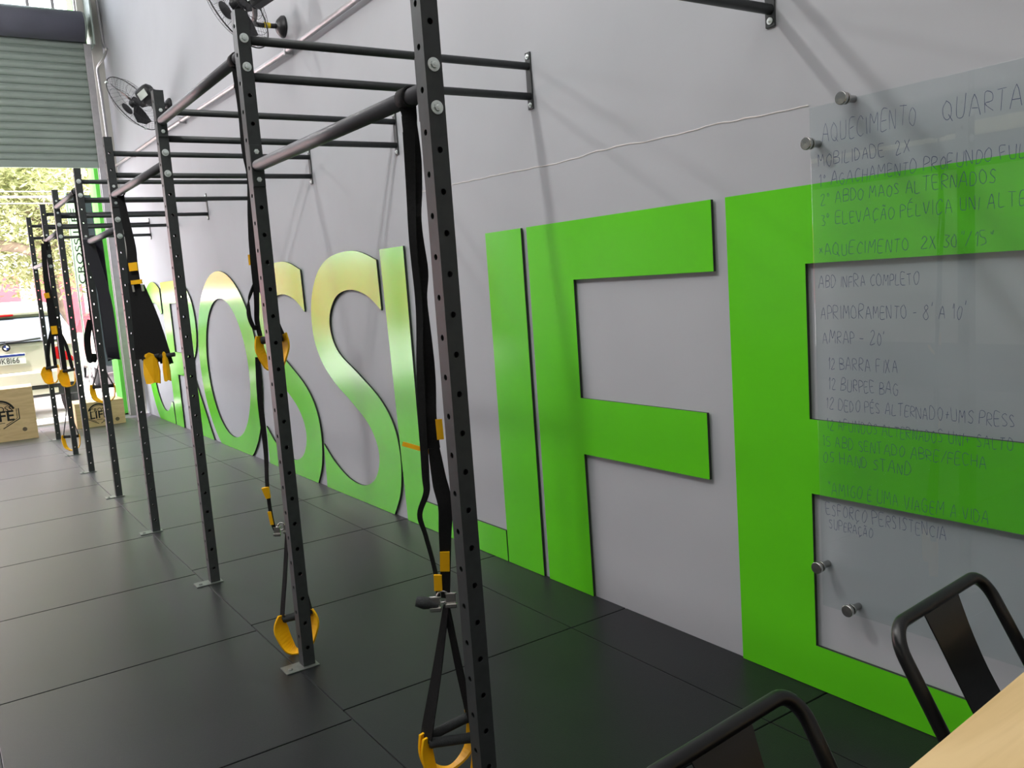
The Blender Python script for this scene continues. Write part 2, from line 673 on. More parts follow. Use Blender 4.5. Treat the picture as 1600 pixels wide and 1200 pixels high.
# ------------------------------------------------------------------ roller shutter
sh = thing('roller_shutter', 'grey-green corrugated roller shutter half lowered over the street opening', 'shutter', (-2.87, 11.62, 3.2))
mb = MB()
prof = []
z = 3.28
per = 0.092
while z < 4.95:
    for t, dz in ((0.004, 0), (-0.014, 0.008), (-0.024, 0.028), (-0.026, 0.05), (-0.018, 0.072), (0.004, 0.086)):
        prof.append((11.64 + t, z + dz))
    z += per
rows = [[mb.bm.verts.new((x, y, zz)) for y, zz in prof] for x in (-5.58, -0.2)]
rows2 = [[mb.bm.verts.new((x, y + 0.006, zz)) for y, zz in prof] for x in (-5.58, -0.2)]
for rr in (rows, rows2):
    for i in range(len(prof) - 1):
        f = mb.face([rr[0][i], rr[1][i], rr[1][i + 1], rr[0][i + 1]])
mb.build('curtain', 'shutter', sh)
mb = MB()
mb.box((-5.58, 11.61, 3.2), (-0.2, 11.66, 3.285), bevel=0.008)
mb.build('bottom_bar', 'shutter', sh)
for x0, x1 in ((-0.245, -0.16), (-5.64, -5.555)):
    mb = MB()
    mb.box((x0, 11.585, 0.0), (x1, 11.605, 4.72), bevel=0.004)
    mb.box((x0, 11.685, 0.0), (x1, 11.70, 4.72), bevel=0.003)
    mb.box(((x1 - 0.014) if x1 > -1 else x0, 11.60, 0.0), (x1 if x1 > -1 else x0 + 0.014, 11.69, 4.72))
    o = mb.build('guide', 'steel', sh)
    o['label'] = 'pale steel guide channel'
mb = MB()
dp = []
for i in range(40):
    a = 2 * math.pi * i / 40
    dp.append((11.50 + 0.18 * math.cos(a), 4.895 + 0.18 * math.sin(a)))
a_ = [mb.bm.verts.new((-5.6, y, zz)) for y, zz in dp]
b_ = [mb.bm.verts.new((-0.25, y, zz)) for y, zz in dp]
for i in range(40):
    f = mb.face([a_[i], a_[(i + 1) % 40], b_[(i + 1) % 40], b_[i]])
    f.smooth = True
mb.face(a_)
mb.face(b_)
o = mb.build('drum', 'drum', sh)
o['label'] = 'dark rolled-up curtain drum'
mb = MB()
for i in range(7):
    rr = 0.165 - i * 0.018
    mb.ring((-0.235 + 0.003 * i, 11.50, 4.895), (1, 0, 0), rr, 0.011, 40, 6)
mb.lathe([(0.05, -0.05), (0.05, 0.03), (0, 0.03)], (-0.23, 11.50, 4.895), (1, 0, 0), 16)
mb.build('coil_end', 'shutter', sh)
mb = MB()
mb.box((-0.165, 11.36, 4.66), (-0.145, 11.74, 5.3), bevel=0.004)
mb.build('end_plate', 'shutter', sh)

# conduits on the wall
mb = MB()
mb.tube(crom([(-0.04, 11.55, 6.1), (-0.04, 11.54, 5.4), (-0.04, 11.46, 4.74), (-0.04, 11.33, 4.60), (-0.06, 11.50, 4.52), (-0.095, 11.69, 4.46), (-0.095, 11.70, 4.3), (-0.085, 11.70, 3.8), (-0.08, 11.70, 2.0), (-0.08, 11.70, 0.0)], 6), 0.016, 10)
tag(mb.build('conduit', 'steel'), 'thin grey vertical conduit with a kink beside the roller shutter', 'conduit')
mb = MB()
mb.tube([(-0.04, YB + 0.02, 3.13), (-0.04, 2.0, 3.125), (-0.04, 5.5, 3.115), (-0.04, 8.7, 3.19), (-0.04, 11.58, 3.23)], 0.019, 12)
hp = mb.build('wall_pipe', 'steel')
tag(hp, 'long bright galvanised pipe running level along the grey wall above the rig', 'pipe')
for y, z in ((5.35, 3.115), (8.25, 3.18), (2.4, 3.124), (10.6, 3.215)):
    mb = MB()
    mb.box((-0.062, y - 0.012, z - 0.03), (0.0, y + 0.012, z + 0.03), bevel=0.004)
    mb.build('clip', 'steel', hp)

# ------------------------------------------------------------------ rig
PW, PH, HS, ZB = 0.047, 2.4735, 0.1, 2.2774
PX = -1.302
PY = [1.2675, 2.585, 3.8958, 5.2021, 6.5255, 7.818, 8.9621, 10.2674]
PDX = [0.004, 0.0, 0.0, -0.010, 0.002, 0.004, 0.030, 0.030]
rig = thing('pull_up_rig', 'black perforated steel pull-up rig of eight posts braced to the grey wall', 'pull-up rig', (-1.28, 5.7, 0))


def post_mesh():
    """hollow square post with through holes on all four sides (local origin at base centre)"""
    mb = MB()
    h = PW / 2
    for side in range(4):
        a = side * math.pi / 2
        nx, ny = math.sin(a), -math.cos(a)
        tx, ty = math.cos(a), math.sin(a)
        zo = (ZB - 22 * HS) if side % 2 == 0 else (ZB - 22 * HS - 0.056)

        def P(u, z, d=0.0):
            return (tx * u + nx * (h - d), ty * u + ny * (h - d), z)
        zc = [zo + k * HS for k in range(0, 25) if 0.03 < zo + k * HS < PH - 0.03]
        edges = [0.0] + [(p + q) / 2 for p, q in zip(zc, zc[1:])] + [PH]
        prev = None
        row0 = [mb.bm.verts.new(P(u, 0)) for u in (-h, 0, h)]
        for c, z1 in zip(zc, edges[1:]):
            row1 = [mb.bm.verts.new(P(u, z1)) for u in (-h, 0, h)]
            ml = mb.bm.verts.new(P(-h, c))
            mr = mb.bm.verts.new(P(h, c))
            N = 16
            rad = 0.0078
            ho = [mb.bm.verts.new(P(rad * math.cos(2 * math.pi * k / N), c + rad * math.sin(2 * math.pi * k / N))) for k in range(N)]
            hi = [mb.bm.verts.new(P(rad * math.cos(2 * math.pi * k / N), c + rad * math.sin(2 * math.pi * k / N), 0.003)) for k in range(N)]
            q = N // 4
            # quadrants: right-up, up-left, left-down, down-right
            mb.face([mr, row1[2], row1[1]] + [ho[k] for k in range(q, -1, -1)])
            mb.face([row1[1], row1[0], ml] + [ho[k] for k in range(2 * q, q - 1, -1)])
            mb.face([ml, row0[0], row0[1]] + [ho[k] for k in range(3 * q, 2 * q - 1, -1)])
            mb.face([row0[1], row0[2], mr, ho[0]] + [ho[k] for k in range(N - 1, 3 * q - 1, -1)])
            for k in range(N):
                mb.face([ho[k], ho[(k + 1) % N], hi[(k + 1) % N], hi[k]])
            row0 = row1
    v = [mb.bm.verts.new((x, y, PH)) for x, y in ((-h, -h), (h, -h), (h, h), (-h, h))]
    mb.face(v)
    bmesh.ops.remove_doubles(mb.bm, verts=mb.bm.verts, dist=0.0003)
    return mb


def bolt_mesh():
    mb = MB()
    mb.lathe([(0.0, -0.0005), (0.0165, -0.0005), (0.0165, 0.002), (0.0095, 0.0025), (0.0095, 0.003)], (0, 0, 0), (0, -1, 0), 20)
    hx = [(0.0095 * math.cos(k * math.pi / 3), 0.0095 * math.sin(k * math.pi / 3)) for k in range(6)]
    mb.prism([(x, -0.002, z) for x, z in hx], (0, -0.0065, 0))
    mb.lathe([(0.006, 0.0085), (0.005, 0.0095), (0, 0.0098)], (0, 0, 0), (0, -1, 0), 12)
    return mb


post0 = post_mesh().build('upright', 'black')
post0_me = post0.data
bpy.data.objects.remove(post0)
bolt0 = bolt_mesh().build('bolt', 'zinc')
bolt_me = bolt0.data
bpy.data.objects.remove(bolt0)
BOLTS = [(3, 4), (-1, 0, 3, 4), (-1, 0, 1, 2), (1, 2, 3, 4), (-1, 0, 3, 4), (-1, 0, 1, 2), (1, 2, 3, 4), (3, 4)]
posts = []
for i in range(8):
    px, py = PX + PDX[i] + PW / 2, PY[i] + PW / 2
    up = link(post0_me, 'upright', rig, Vector((px, py, 0)))
    posts.append((px, py))
    for k in BOLTS[i]:
        link(bolt_me, 'bolt', up, Vector((px, py - PW / 2 - 0.0003, ZB - k * HS)))
    mb = MB()
    mb.box((px - PW / 2 - 0.075, py - 0.042, 0.0002), (px + PW / 2 + 0.012, py + 0.036, 0.005), bevel=0.0015)
    mb.lathe([(0.0, 0.012), (0.008, 0.011), (0.0095, 0.004)], (px - PW / 2 - 0.05, py - 0.012, 0), (0, 0, 1), 12)
    o = mb.build('base_plate', 'plate', up)
    o['label'] = 'grey steel base plate with a floor screw'
    # two round bars to the wall and their wall bracket
    for zb_ in (2.377, 2.247):
        mb = MB()
        mb.tube([(px + PW / 2 - 0.002, py, zb_), (-0.006, py, zb_)], 0.0165, 16)
        mb.build('wall_bar', 'black', rig)
    mb = MB()
    mb.box((-0.007, py - 0.019, 2.192), (-0.0005, py + 0.019, 2.437), bevel=0.002)
    br = mb.build('wall_bracket', 'black', rig)
    for z in (2.418, 2.211):
        mb = MB()
        mb.lathe([(0, 0.016), (0.0045, 0.0155), (0.005, 0.010), (0.011, 0.010), (0.011, 0.0065)], (0, py, z), (-1, 0, 0), 14)
        mb.build('screw', 'zinc', br)
BARZ = [1.927, 2.327, 2.127, 1.927, 2.327, 2.127, 1.927]
for i, z in enumerate(BARZ):
    (xa, ya), (xb, yb) = posts[i], posts[i + 1]
    mb = MB()
    mb.tube([(xa, ya + PW / 2 + 0.004, z), (xb, yb - PW / 2 - 0.004, z)], 0.0215, 20)
    b = mb.build('pull_up_bar', 'bar', rig)
    for (x, y, s) in ((xa, ya + PW / 2, 1), (xb, yb - PW / 2, -1)):
        mb = MB()
        mb.box((x - 0.023, y if s > 0 else y - 0.005, z - 0.075), (x + 0.023, y + 0.005 if s > 0 else y, z + 0.075), bevel=0.0015)
        mb.build('end_flange', 'black', b)

# ------------------------------------------------------------------ wall letters
def ell(cy, cz, ry, rz, a0, a1, n=48):
    return [(cy + ry * math.cos(R(a0 + (a1 - a0) * i / n)), cz + rz * math.sin(R(a0 + (a1 - a0) * i / n))) for i in range(n + 1)]


def sell(cy, cz, ry, rz, e, a0, a1, n=60):
    """superellipse arc"""
    out = []
    for i in range(n + 1):
        a = R(a0 + (a1 - a0) * i / n)
        c, s = math.cos(a), math.sin(a)
        out.append((cy + ry * math.copysign(abs(c) ** (2 / e), c), cz + rz * math.copysign(abs(s) ** (2 / e), s)))
    return out


def clip0(pts):
    """cut a closed outline at the floor line"""
    out = []
    n = len(pts)
    for i in range(n):
        a, b = pts[i], pts[(i + 1) % n]
        if a[1] >= 0.002:
            out.append(a)
        if (a[1] >= 0.002) != (b[1] >= 0.002):
            t = (0.002 - a[1]) / (b[1] - a[1])
            out.append((a[0] + (b[0] - a[0]) * t, 0.002))
    return out


def wall_letter(ch, outlines, label):
    """outlines in (y, z) on the wall; extruded sheet 11 mm thick standing 4 mm off the plaster"""
    me = curve_mesh([[(-y, z) for y, z in s] for s in outlines], 0.006)
    me.transform(mtx((0, -1, 0), (0, 0, 1), (-1, 0, 0), (-0.0115, 0, 0)))
    ys = [y for y, z in outlines[0]]
    org = Vector((0, (min(ys) + max(ys)) / 2, 0))
    me.transform(Matrix.Translation(-org))
    me.materials.append(M['green'])
    me.materials.append(M['edge'])
    for p in me.polygons:
        p.material_index = 0 if abs(p.normal.x) > 0.7 else 1
        p.use_smooth = False
    me.name = 'wall_letter'
    o = link(me, 'wall_letter', None, org)
    return tag(o, label, 'letter', 'green letters mounted along the wall')


T = 1.68
# C
co = sell(10.56, 0.79, 0.74, 0.91, 2.3, 50, 310, 70)
Cq = [(10.10, 1.60), (10.10, 1.30)]
ci = sell(10.56, 0.79, 0.45, 0.67, 2.2, 48, 312, 60)
outer = [(y, z) for y, z in sell(10.56, 0.79, -0.0 + 0.74, 0.91, 2.2, 52, 308, 70)]


def mirror(pts, cy):
    return [(2 * cy - y, z) for y, z in pts]


# left of a letter lies at larger y: arcs run with cos -> +y
cC = 10.50
outer = sell(cC, 0.79, 0.80, 0.91, 2.0, 118, -118, 80)       # from right-top (small y) round the left side to right-bottom
inner = sell(cC, 0.79, 0.50, 0.66, 2.0, -128, 128, 70)
yt = 10.14
o_ = [p for p in outer if p[0] >= yt]
i_ = [p for p in inner if p[0] >= yt + 0.0]
cpoly = [(yt, 1.60)] + o_ + [(yt - 0.04, 0.0), (yt - 0.02, 0.26)] + i_ + [(yt, 1.33)]
wall_letter('C', [clip0(cpoly)], 'big green wall letter C beside the street opening')
# R
rout = [(10.06, 0.002), (10.06, T), (9.40, T)] + sell(9.40, 1.20, -0.70, 0.48, 2.2, 90, 0, 20)[1:] + sell(9.40, 1.20, -0.70, 0.48, 2.2, 0, -52, 16)[1:] + [(8.98, 0.62), (8.47, 0.002), (8.90, 0.002), (9.30, 0.62), (9.70, 0.62), (9.70, 0.002)]
rin = [(9.72, 0.88), (9.72, 1.43)] + [(9.42, 1.43)] + sell(9.42, 1.155, -0.38, 0.275, 2.2, 90, -90, 24)[1:]
wall_letter('R', [rout, rin], 'big green wall letter R between the C and the O')
# O
oo = clip0(ell(7.72, 0.79, 0.965, 0.915, 0, 360, 96)[:-1])
oi = ell(7.735, 0.785, 0.672, 0.665, 0, 360, 80)[:-1]
wall_letter('O', [oo, oi], 'big green wall letter O between the R and the first S')
# S (the second one traced once, the first is a copy 1.29 m further along)
arc1 = [(4.28, 1.31), (4.48, 1.41), (4.73, 1.45), (4.96, 1.41), (5.10, 1.29), (5.11, 1.15), (5.0, 1.02), (4.72, 0.895), (4.42, 0.75), (4.25, 0.59), (4.195, 0.39), (4.235, 0.17), (4.35, 0.002)]
arc2 = [(5.45, 0.33), (5.27, 0.22), (5.03, 0.135), (4.80, 0.12), (4.62, 0.18), (4.52, 0.29), (4.51, 0.42), (4.62, 0.56), (4.86, 0.69), (5.13, 0.81), (5.34, 0.96), (5.445, 1.15), (5.42, 1.38), (5.27, 1.57), (5.05, 1.67), (4.77, 1.70), (4.53, 1.685), (4.29, 1.62)]
sp = [tuple(p[:2]) for p in crom([(a, b, 0) for a, b in arc1], 5)] + [(5.46, 0.002)] + [tuple(p[:2]) for p in crom([(a, b, 0) for a, b in arc2], 5)]
wall_letter('S', [sp], 'big green wall letter S next to the L, second of the two')
wall_letter('S', [[(y + 1.29, z) for y, z in sp]], 'big green wall letter S next to the O, first of the two')
wall_letter('L', [[(4.165, 0.002), (4.235, T), (3.922, T), (3.922, 0.165), (3.05, 0.165), (3.05, 0.002)]], 'big green wall letter L between the second S and the I')
wall_letter('I', [[(3.04, 0.002), (3.04, T), (2.735, T), (2.735, 0.002)]], 'green wall letter I, the single upright bar')
wall_letter('F', [[(2.69, 0.002), (2.69, T), (1.563, T), (1.563, 1.428), (2.365, 1.428), (2.365, 0.91), (1.625, 0.91), (1.625, 0.658), (2.365, 0.658), (2.36, 0.002)]], 'big green wall letter F between the I and the E')
wall_letter('E', [[(1.497, 0.002), (1.497, T), (0.36, T), (0.36, 1.435), (1.176, 1.435), (1.176, 0.931), (0.42, 0.931), (0.42, 0.682), (1.176, 0.682), (1.176, 0.155), (0.36, 0.155), (0.36, 0.002)]], 'big green wall letter E partly behind the clear glass board')

# ------------------------------------------------------------------ glass board with handwriting
GX = -0.048
bd = thing('glass_board', 'clear glass writing board on steel standoffs in front of the green E', 'writing board', (GX, 0.5, 0.32))
mb = MB()
mb.box((GX - 0.006, -0.15, 0.325), (GX, 1.118, 1.905), bevel=0.0015)
mb.build('glass_pane', 'glass', bd)
for y, z in ((1.0, 1.91), (1.125, 1.80), (1.13, 0.45), (1.02, 0.335), (0.0, 1.91), (-0.155, 1.8), (-0.155, 0.45), (0.0, 0.335)):
    mb = MB()
    mb.lathe([(0.0, 0.002), (0.011, 0.002), (0.011, 0.038), (0.0175, 0.040), (0.0175, 0.047), (0.009, 0.0475), (0.009, 0.0545), (0.0185, 0.055), (0.0195, 0.057), (0.0195, 0.066), (0.018, 0.068), (0, 0.0685)], (0, y, z), (-1, 0, 0), 28)
    mb.build('standoff', 'chrome', bd)

GL = {
    'A': [[(0, 0), (.35, 1), (.7, 0)], [(.13, .38), (.57, .38)]], 'B': [[(0, 0), (0, 1), (.5, .95), (.52, .6), (0, .52), (.6, .45), (.6, .08), (0, 0)]],
    'C': [[(.6, .85), (.35, 1), (.05, .7), (.05, .25), (.3, 0), (.6, .12)]], 'D': [[(0, 0), (0, 1), (.4, .92), (.62, .5), (.4, .06), (0, 0)]],
    'E': [[(.55, 1), (0, 1), (0, 0), (.55, 0)], [(0, .5), (.45, .52)]], 'F': [[(.55, 1), (0, 1), (0, 0)], [(0, .5), (.45, .52)]],
    'G': [[(.6, .85), (.3, 1), (.04, .6), (.1, .12), (.4, 0), (.6, .15), (.6, .45), (.35, .45)]], 'H': [[(0, 0), (0, 1)], [(.6, 0), (.6, 1)], [(0, .5), (.6, .52)]],
    'I': [[(.1, 0), (.12, 1)]], 'J': [[(.5, 1), (.5, .2), (.3, 0), (.05, .15)]], 'K': [[(0, 0), (0, 1)], [(.55, 1), (.02, .45), (.6, 0)]],
    'L': [[(0, 1), (0, 0), (.55, .02)]], 'M': [[(0, 0), (.08, 1), (.38, .4), (.68, 1), (.78, 0)]], 'N': [[(0, 0), (.02, 1), (.55, 0), (.58, 1)]],
    'O': [[(.32, 1), (.04, .7), (.06, .2), (.34, 0), (.62, .25), (.6, .75), (.32, 1)]], 'P': [[(0, 0), (0, 1), (.5, .95), (.55, .6), (0, .48)]],
    'Q': [[(.32, 1), (.04, .7), (.06, .2), (.34, 0), (.62, .25), (.6, .75), (.32, 1)], [(.4, .25), (.7, -.1)]], 'R': [[(0, 0), (0, 1), (.5, .95), (.52, .6), (0, .48), (.6, 0)]],
    'S': [[(.55, .88), (.3, 1), (.05, .78), (.5, .35), (.4, .05), (.02, .1)]], 'T': [[(0, 1), (.62, 1)], [(.31, 1), (.31, 0)]], 'U': [[(0, 1), (.04, .15), (.3, 0), (.56, .15), (.58, 1)]],
    'V': [[(0, 1), (.3, 0), (.6, 1)]], 'X': [[(0, 1), (.55, 0)], [(.55, 1), (0, 0)]], 'Z': [[(0, 1), (.55, 1), (0, 0), (.6, 0)]],
    '0': [[(.3, 1), (.04, .6), (.1, .1), (.36, 0), (.55, .4), (.5, .85), (.3, 1)]], '1': [[(.05, .75), (.22, 1), (.22, 0)]], '2': [[(.03, .8), (.25, 1), (.5, .75), (.02, 0), (.58, .02)]],
    '3': [[(.03, .95), (.48, .9), (.2, .55), (.5, .3), (.3, 0), (.02, .1)]], '5': [[(.5, 1), (.08, 1), (.05, .58), (.45, .5), (.45, .1), (.02, .02)]], '8': [[(.3, .5), (.06, .8), (.3, 1), (.5, .8), (.3, .5), (.04, .2), (.3, 0), (.54, .2), (.3, .5)]],
    '-': [[(.05, .45), (.5, .47)]], '+': [[(.05, .45), (.5, .45)], [(.27, .2), (.27, .7)]], '/': [[(0, -.05), (.5, 1.1)]], "'": [[(.1, 1.1), (.08, .85)]], '"': [[(.08, 1.1), (.06, .85)], [(.26, 1.1), (.24, .85)]],
    'º': [[(.15, 1), (.05, .85), (.15, .7), (.28, .85), (.15, 1)]], '*': [[(.05, .3), (.4, .75)], [(.4, .3), (.05, .75)]], 'Ç': [[(.6, .85), (.35, 1), (.05, .7), (.05, .25), (.3, 0), (.6, .12)], [(.3, 0), (.2, -.2)]],
    'Ã': [[(0, 0), (.35, 1), (.7, 0)], [(.13, .38), (.57, .38)], [(.15, 1.15), (.3, 1.25), (.42, 1.13), (.58, 1.22)]], 'É': [[(.55, 1), (0, 1), (0, 0), (.55, 0)], [(0, .5), (.45, .52)], [(.2, 1.15), (.4, 1.35)]],
    '.': [[(.08, 0), (.12, .04)]], '|': [[(.1, -.3), (.1, 1.2)]],
}
LINES = [
    (1.075, 1.795, 0.052, 'AQUECIMENTO', 0.72), (0.70, 1.79, 0.055, 'QUARTA', 0.86), (1.09, 1.725, 0.036, 'MOBILIDADE  2X', 0.95), (1.09, 1.665, 0.036, '1º AGACHAMENTO PROFUNDO FULL', 0.92),
    (1.085, 1.612, 0.036, '2º ABDO MAOS ALTERNADOS', 0.95), (1.085, 1.548, 0.036, '3º ELEVAÇÃO PÉLVICA UNI ALTERNADA', 0.95), (1.095, 1.455, 0.036, '*AQUECIMENTO  2X 30"/15"', 1.0),
    (1.10, 1.358, 0.034, 'ABD INFRA COMPLETO', 0.80), (1.095, 1.262, 0.038, 'APRIMORAMENTO - 8\' A 10\'', 0.80), (1.09, 1.185, 0.038, "AMRAP - 20'", 0.80),
    (1.075, 1.105, 0.036, '12 BARRA FIXA', 0.80), (1.075, 1.040, 0.036, '12 BURPEE BAG', 0.80), (1.085, 0.978, 0.034, '12 DEDO PÉS ALTERNADO+UMS PRESS', 0.80),
    (1.085, 0.914, 0.034, '12 AFUNDOS ALTERNADOS UNI+ SALTO', 0.80), (1.10, 0.858, 0.034, '15 ABD SENTADO ABRE/FECHA', 0.92), (1.10, 0.806, 0.034, '05 HAND STAND', 1.0),
    (1.085, 0.705, 0.038, '"AMIGO É UMA VIAGEM A VIDA', 0.80), (1.095, 0.635, 0.038, 'ESFORÇO PERSISTENCIA', 0.80), (1.085, 0.590, 0.03, 'SUPERAÇÃO', 0.80),
]
random.seed(11)
mb = MB()
for (y0, z0, hh, txt, adv) in LINES:
    x = 0.0
    for chx in txt:
        if chx == ' ':
            x += hh * 0.42
            continue
        gl = GL.get(chx, GL['I'])
        wmax = max(p[0] for st in gl for p in st)
        jy = random.uniform(-.06, .06) * hh
        sl = random.uniform(-.05, .12)
        sc = random.uniform(.88, 1.1)
        for st in gl:
            pts = [(x + (p[0] * 0.82 + p[1] * sl + random.uniform(-.04, .04)) * hh * sc, jy + (p[1] + random.uniform(-.05, .05)) * hh * sc) for p in st]
            if len(pts) > 2:
                pts = [tuple(q[:2]) for q in crom([(a, b, 0) for a, b in pts], 3)]
            for a, b in zip(pts, pts[1:]):
                dx, dz = b[0] - a[0], b[1] - a[1]
                L = math.hypot(dx, dz)
                if L < 1e-5:
                    continue
                w = 0.0008 * random.uniform(.7, 1.15)
                ex, ez = -dz / L * w, dx / L * w
                q = [(a[0] + ex, a[1] + ez), (b[0] + ex, b[1] + ez), (b[0] - ex, b[1] - ez), (a[0] - ex, a[1] - ez)]
                mb.poly([(GX - 0.0066, y0 - u * adv, z0 + v) for u, v in q])
        x += (wmax * 0.82 + 0.24) * hh * sc
o = mb.build('handwriting', 'marker', bd)
o['label'] = 'blue marker handwriting'

# ------------------------------------------------------------------ suspension trainers
IR = Vector((0.83, -0.56, 0))            # roughly across the view from the entrance end
VD = Vector((0.56, 0.83, 0))


def handle(parent, cen, ax, gw=0.13, drop=0.105, apex=None, yw=0.026, flare=0.0, plate=False):
    """foot-cradle handle: foam grip, yellow stirrup below, two straps up to the apex"""
    cen = Vector(cen)
    ax = Vector(ax).normalized()
    up = Vector((0, 0, 1))
    side = ax.cross(up)
    h = bpy.data.objects.new('handle', None)
    C.objects.link(h)
    h.empty_display_size = 0.05
    h.parent = parent
    h.location = cen - parent_loc(parent)
    mb = MB()
    a, b = cen - ax * gw / 2, cen + ax * gw / 2
    mb.tube([a, a + ax * 0.006, a + ax * 0.02, b - ax * 0.02, b - ax * 0.006, b], 0.015, 14, radii=[0.012, 0.0155, 0.0145, 0.0145, 0.0155, 0.012])
    mb.build('grip', 'grip', h)
    mb = MB()
    pts = [a - ax * 0.004 + up * 0.018, a - ax * (0.008 + flare) - up * 0.03, a + ax * 0.008 - up * (drop * 0.75), cen - ax * 0.02 - up * drop, cen + ax * 0.02 - up * drop,
           b - ax * 0.008 - up * (drop * 0.75), b + ax * (0.008 + flare) - up * 0.03, b + ax * 0.004 + up * 0.018]
    mb.ribbon(crom(pts, 5), [side - ax * 0.85, side - ax * 0.85, side - ax * 0.55, side, side + ax * 0.55, side + ax * 0.85, side + ax * 0.85], [0.034, yw * 1.5, yw * 1.3, yw * 0.9, yw * 1.3, yw * 1.5, 0.034], 0.007)
    mb.build('stirrup', 'yellow', h)
    if apex is not None:
        ap = Vector(apex)
        for e, s in ((a, -1), (b, 1)):
            mb = MB()
            mb.ribbon(crom([e + ax * s * 0.002, e + (ap - e) * 0.08 + ax * s * 0.004, e + (ap - e) * 0.5, ap], 5), tuple(side + ax * 0.9), [0.026, 0.03, 0.028, 0.022], 0.003)
            mb.build('strap', 'strap', h)
    return h


def anchor(parent, cen, z):
    """black sleeve round a pull-up bar plus hanging loop"""
    mb = MB()
    c = Vector((cen[0], cen[1], z))
    mb.lathe([(0.0225, -0.022), (0.0265, -0.02), (0.0265, 0.02), (0.0225, 0.022)], c, (0, 1, 0), 20)
    mb.ribbon(crom([c + Vector((0.0, 0, -0.02)), c + Vector((0.004, 0, -0.06)), c + Vector((0.0, 0.002, -0.10))], 5), (0.83, -0.56, 0), [0.044, 0.034, 0.034], 0.004)
    return mb.build('anchor_loop', 'strap', parent)


def tagpiece(parent, pts, wd_, w, name='tab', m_='yellow', th=0.005):
    mb = MB()
    mb.ribbon([Vector(p) for p in pts], wd_, w, th)
    return mb.build(name, m_, parent)


def buckle(parent, cen, s=1.0):
    cen = Vector(cen)
    mb = MB()
    r_ = random.Random(5)
    ax = IR
    for k in range(2):
        c = cen + IR * (0.022 * (k * 2 - 1)) * s + Vector((0, 0, 0.008 * k))
        mb.box((-0.014 * s, -0.004, -0.022 * s), (0.014 * s, 0.004, 0.022 * s), bevel=0.002, mtx=mtx(IR, VD, (0, 0, 1), c))
        mb.box((-0.016 * s, -0.012, -0.005 * s), (0.016 * s, 0.0, 0.006 * s), bevel=0.002, mtx=mtx(IR, VD, (0, 0, 1), c - Vector((0, 0, 0.012 * s))))
        mb.tube([c - IR * 0.016 * s + Vector((0, 0, 0.02 * s)), c + IR * 0.016 * s + Vector((0, 0, 0.02 * s))], 0.003, 8)
    mb.ring(cen + Vector((0, 0, 0.02)), VD, 0.016 * s, 0.003, 20, 6)
    mb.build('cam_buckle', 'chrome', parent)


RX = -1.279
GRP = 'suspension trainers hanging from the rig'
# --- on the nearest post
t = thing('suspension_trainer', 'yellow and black suspension trainer hanging beside the nearest tall post', 'suspension trainer', (RX, 1.41, 0.0), GRP)
anchor(t, (RX, 1.405), 1.927)
mb = MB()
w1 = [(0.83, -0.56, 0)] * 2
pm = [(RX, 1.405, 1.885), (RX + .002, 1.402, 1.80), (RX, 1.402, 1.70), (RX - .006, 1.405, 1.6), (RX + .004, 1.41, 1.49), (RX - .002, 1.412, 1.42), (RX, 1.41, 1.30), (RX + .006, 1.42, 1.2), (RX, 1.42, 1.1), (RX + .004, 1.425, 1.02)]
mb.ribbon(crom(pm, 6), [(0.75, -0.65, 0), (0.95, -0.25, 0), (0.6, -0.8, 0), (0.95, -0.3, 0), (0.7, -0.7, 0), (0.92, -0.4, 0), (0.7, -0.7, 0), (0.8, -0.6, 0)], [0.036, 0.042, 0.032, 0.034, 0.028, 0.032, 0.03, 0.034], 0.004)
mb.build('strap', 'strap', t)
mb = MB()
pm2 = [(RX - .012, 1.39, 1.84), (RX - .013, 1.40, 1.70), (RX - .02, 1.40, 1.56), (RX - .012, 1.41, 1.40), (RX - .018, 1.42, 1.25), (RX - .02, 1.43, 1.10), (RX - .02, 1.44, 0.95), (RX - .022, 1.44, 0.9), (RX - .04, 1.455, 0.84), (RX - .03, 1.45, 0.78), (RX - .016, 1.44, 0.68), (RX - .012, 1.44, 0.60)]
mb.ribbon(crom(pm2, 6), [(0.8, -0.6, 0), (0.3, -0.95, 0), (0.8, -0.5, 0), (0.3, -0.9, 0)], [0.03, 0.02, 0.026, 0.018, 0.012, 0.012], 0.004)
mb.build('strap', 'strap', t)
mb = MB()
pm3 = [(RX + .004, 1.425, 1.02), (RX + .01, 1.42, 0.93), (RX + .016, 1.41, 0.86), (RX + .01, 1.412, 0.79), (RX + .006, 1.418, 0.70), (RX + .004, 1.43, 0.60)]
mb.ribbon(crom(pm3, 6), [(0.83, -0.56, 0), (0.95, -0.3, 0), (0.75, -0.6, 0)], [0.03, 0.042, 0.038, 0.03, 0.024], 0.005)
mb.build('strap', 'strap', t)
tagpiece(t, [(RX - .055, 1.49, 1.034), (RX - .02, 1.455, 1.018), (RX, 1.43, 1.008)], (0.1, 0.1, 1), 0.012)
tagpiece(t, [(RX + .012, 1.40, 1.10), (RX + .013, 1.40, 1.045)], (0.83, -0.56, 0), 0.018)
tagpiece(t, [(RX + .0035, 1.412, 0.735), (RX + .002, 1.417, 0.68)], (0.83, -0.56, 0), 0.026, th=0.007)
tagpiece(t, [(RX - .014, 1.43, 0.67), (RX - .014, 1.434, 0.625)], (0.83, -0.56, 0), 0.022, th=0.008)
buckle(t, (RX - 0.004, 1.43, 0.585))
mb = MB()
mb.lathe([(0.0, -0.045), (0.014, -0.043), (0.018, -0.02), (0.013, 0.0), (0.008, 0.02)], (RX - 0.03, 1.45, 0.585), (0.75, -0.55, -0.25), 14)
mb.build('locking_loop', 'grip', t)
ap = (RX, 1.425, 0.575)
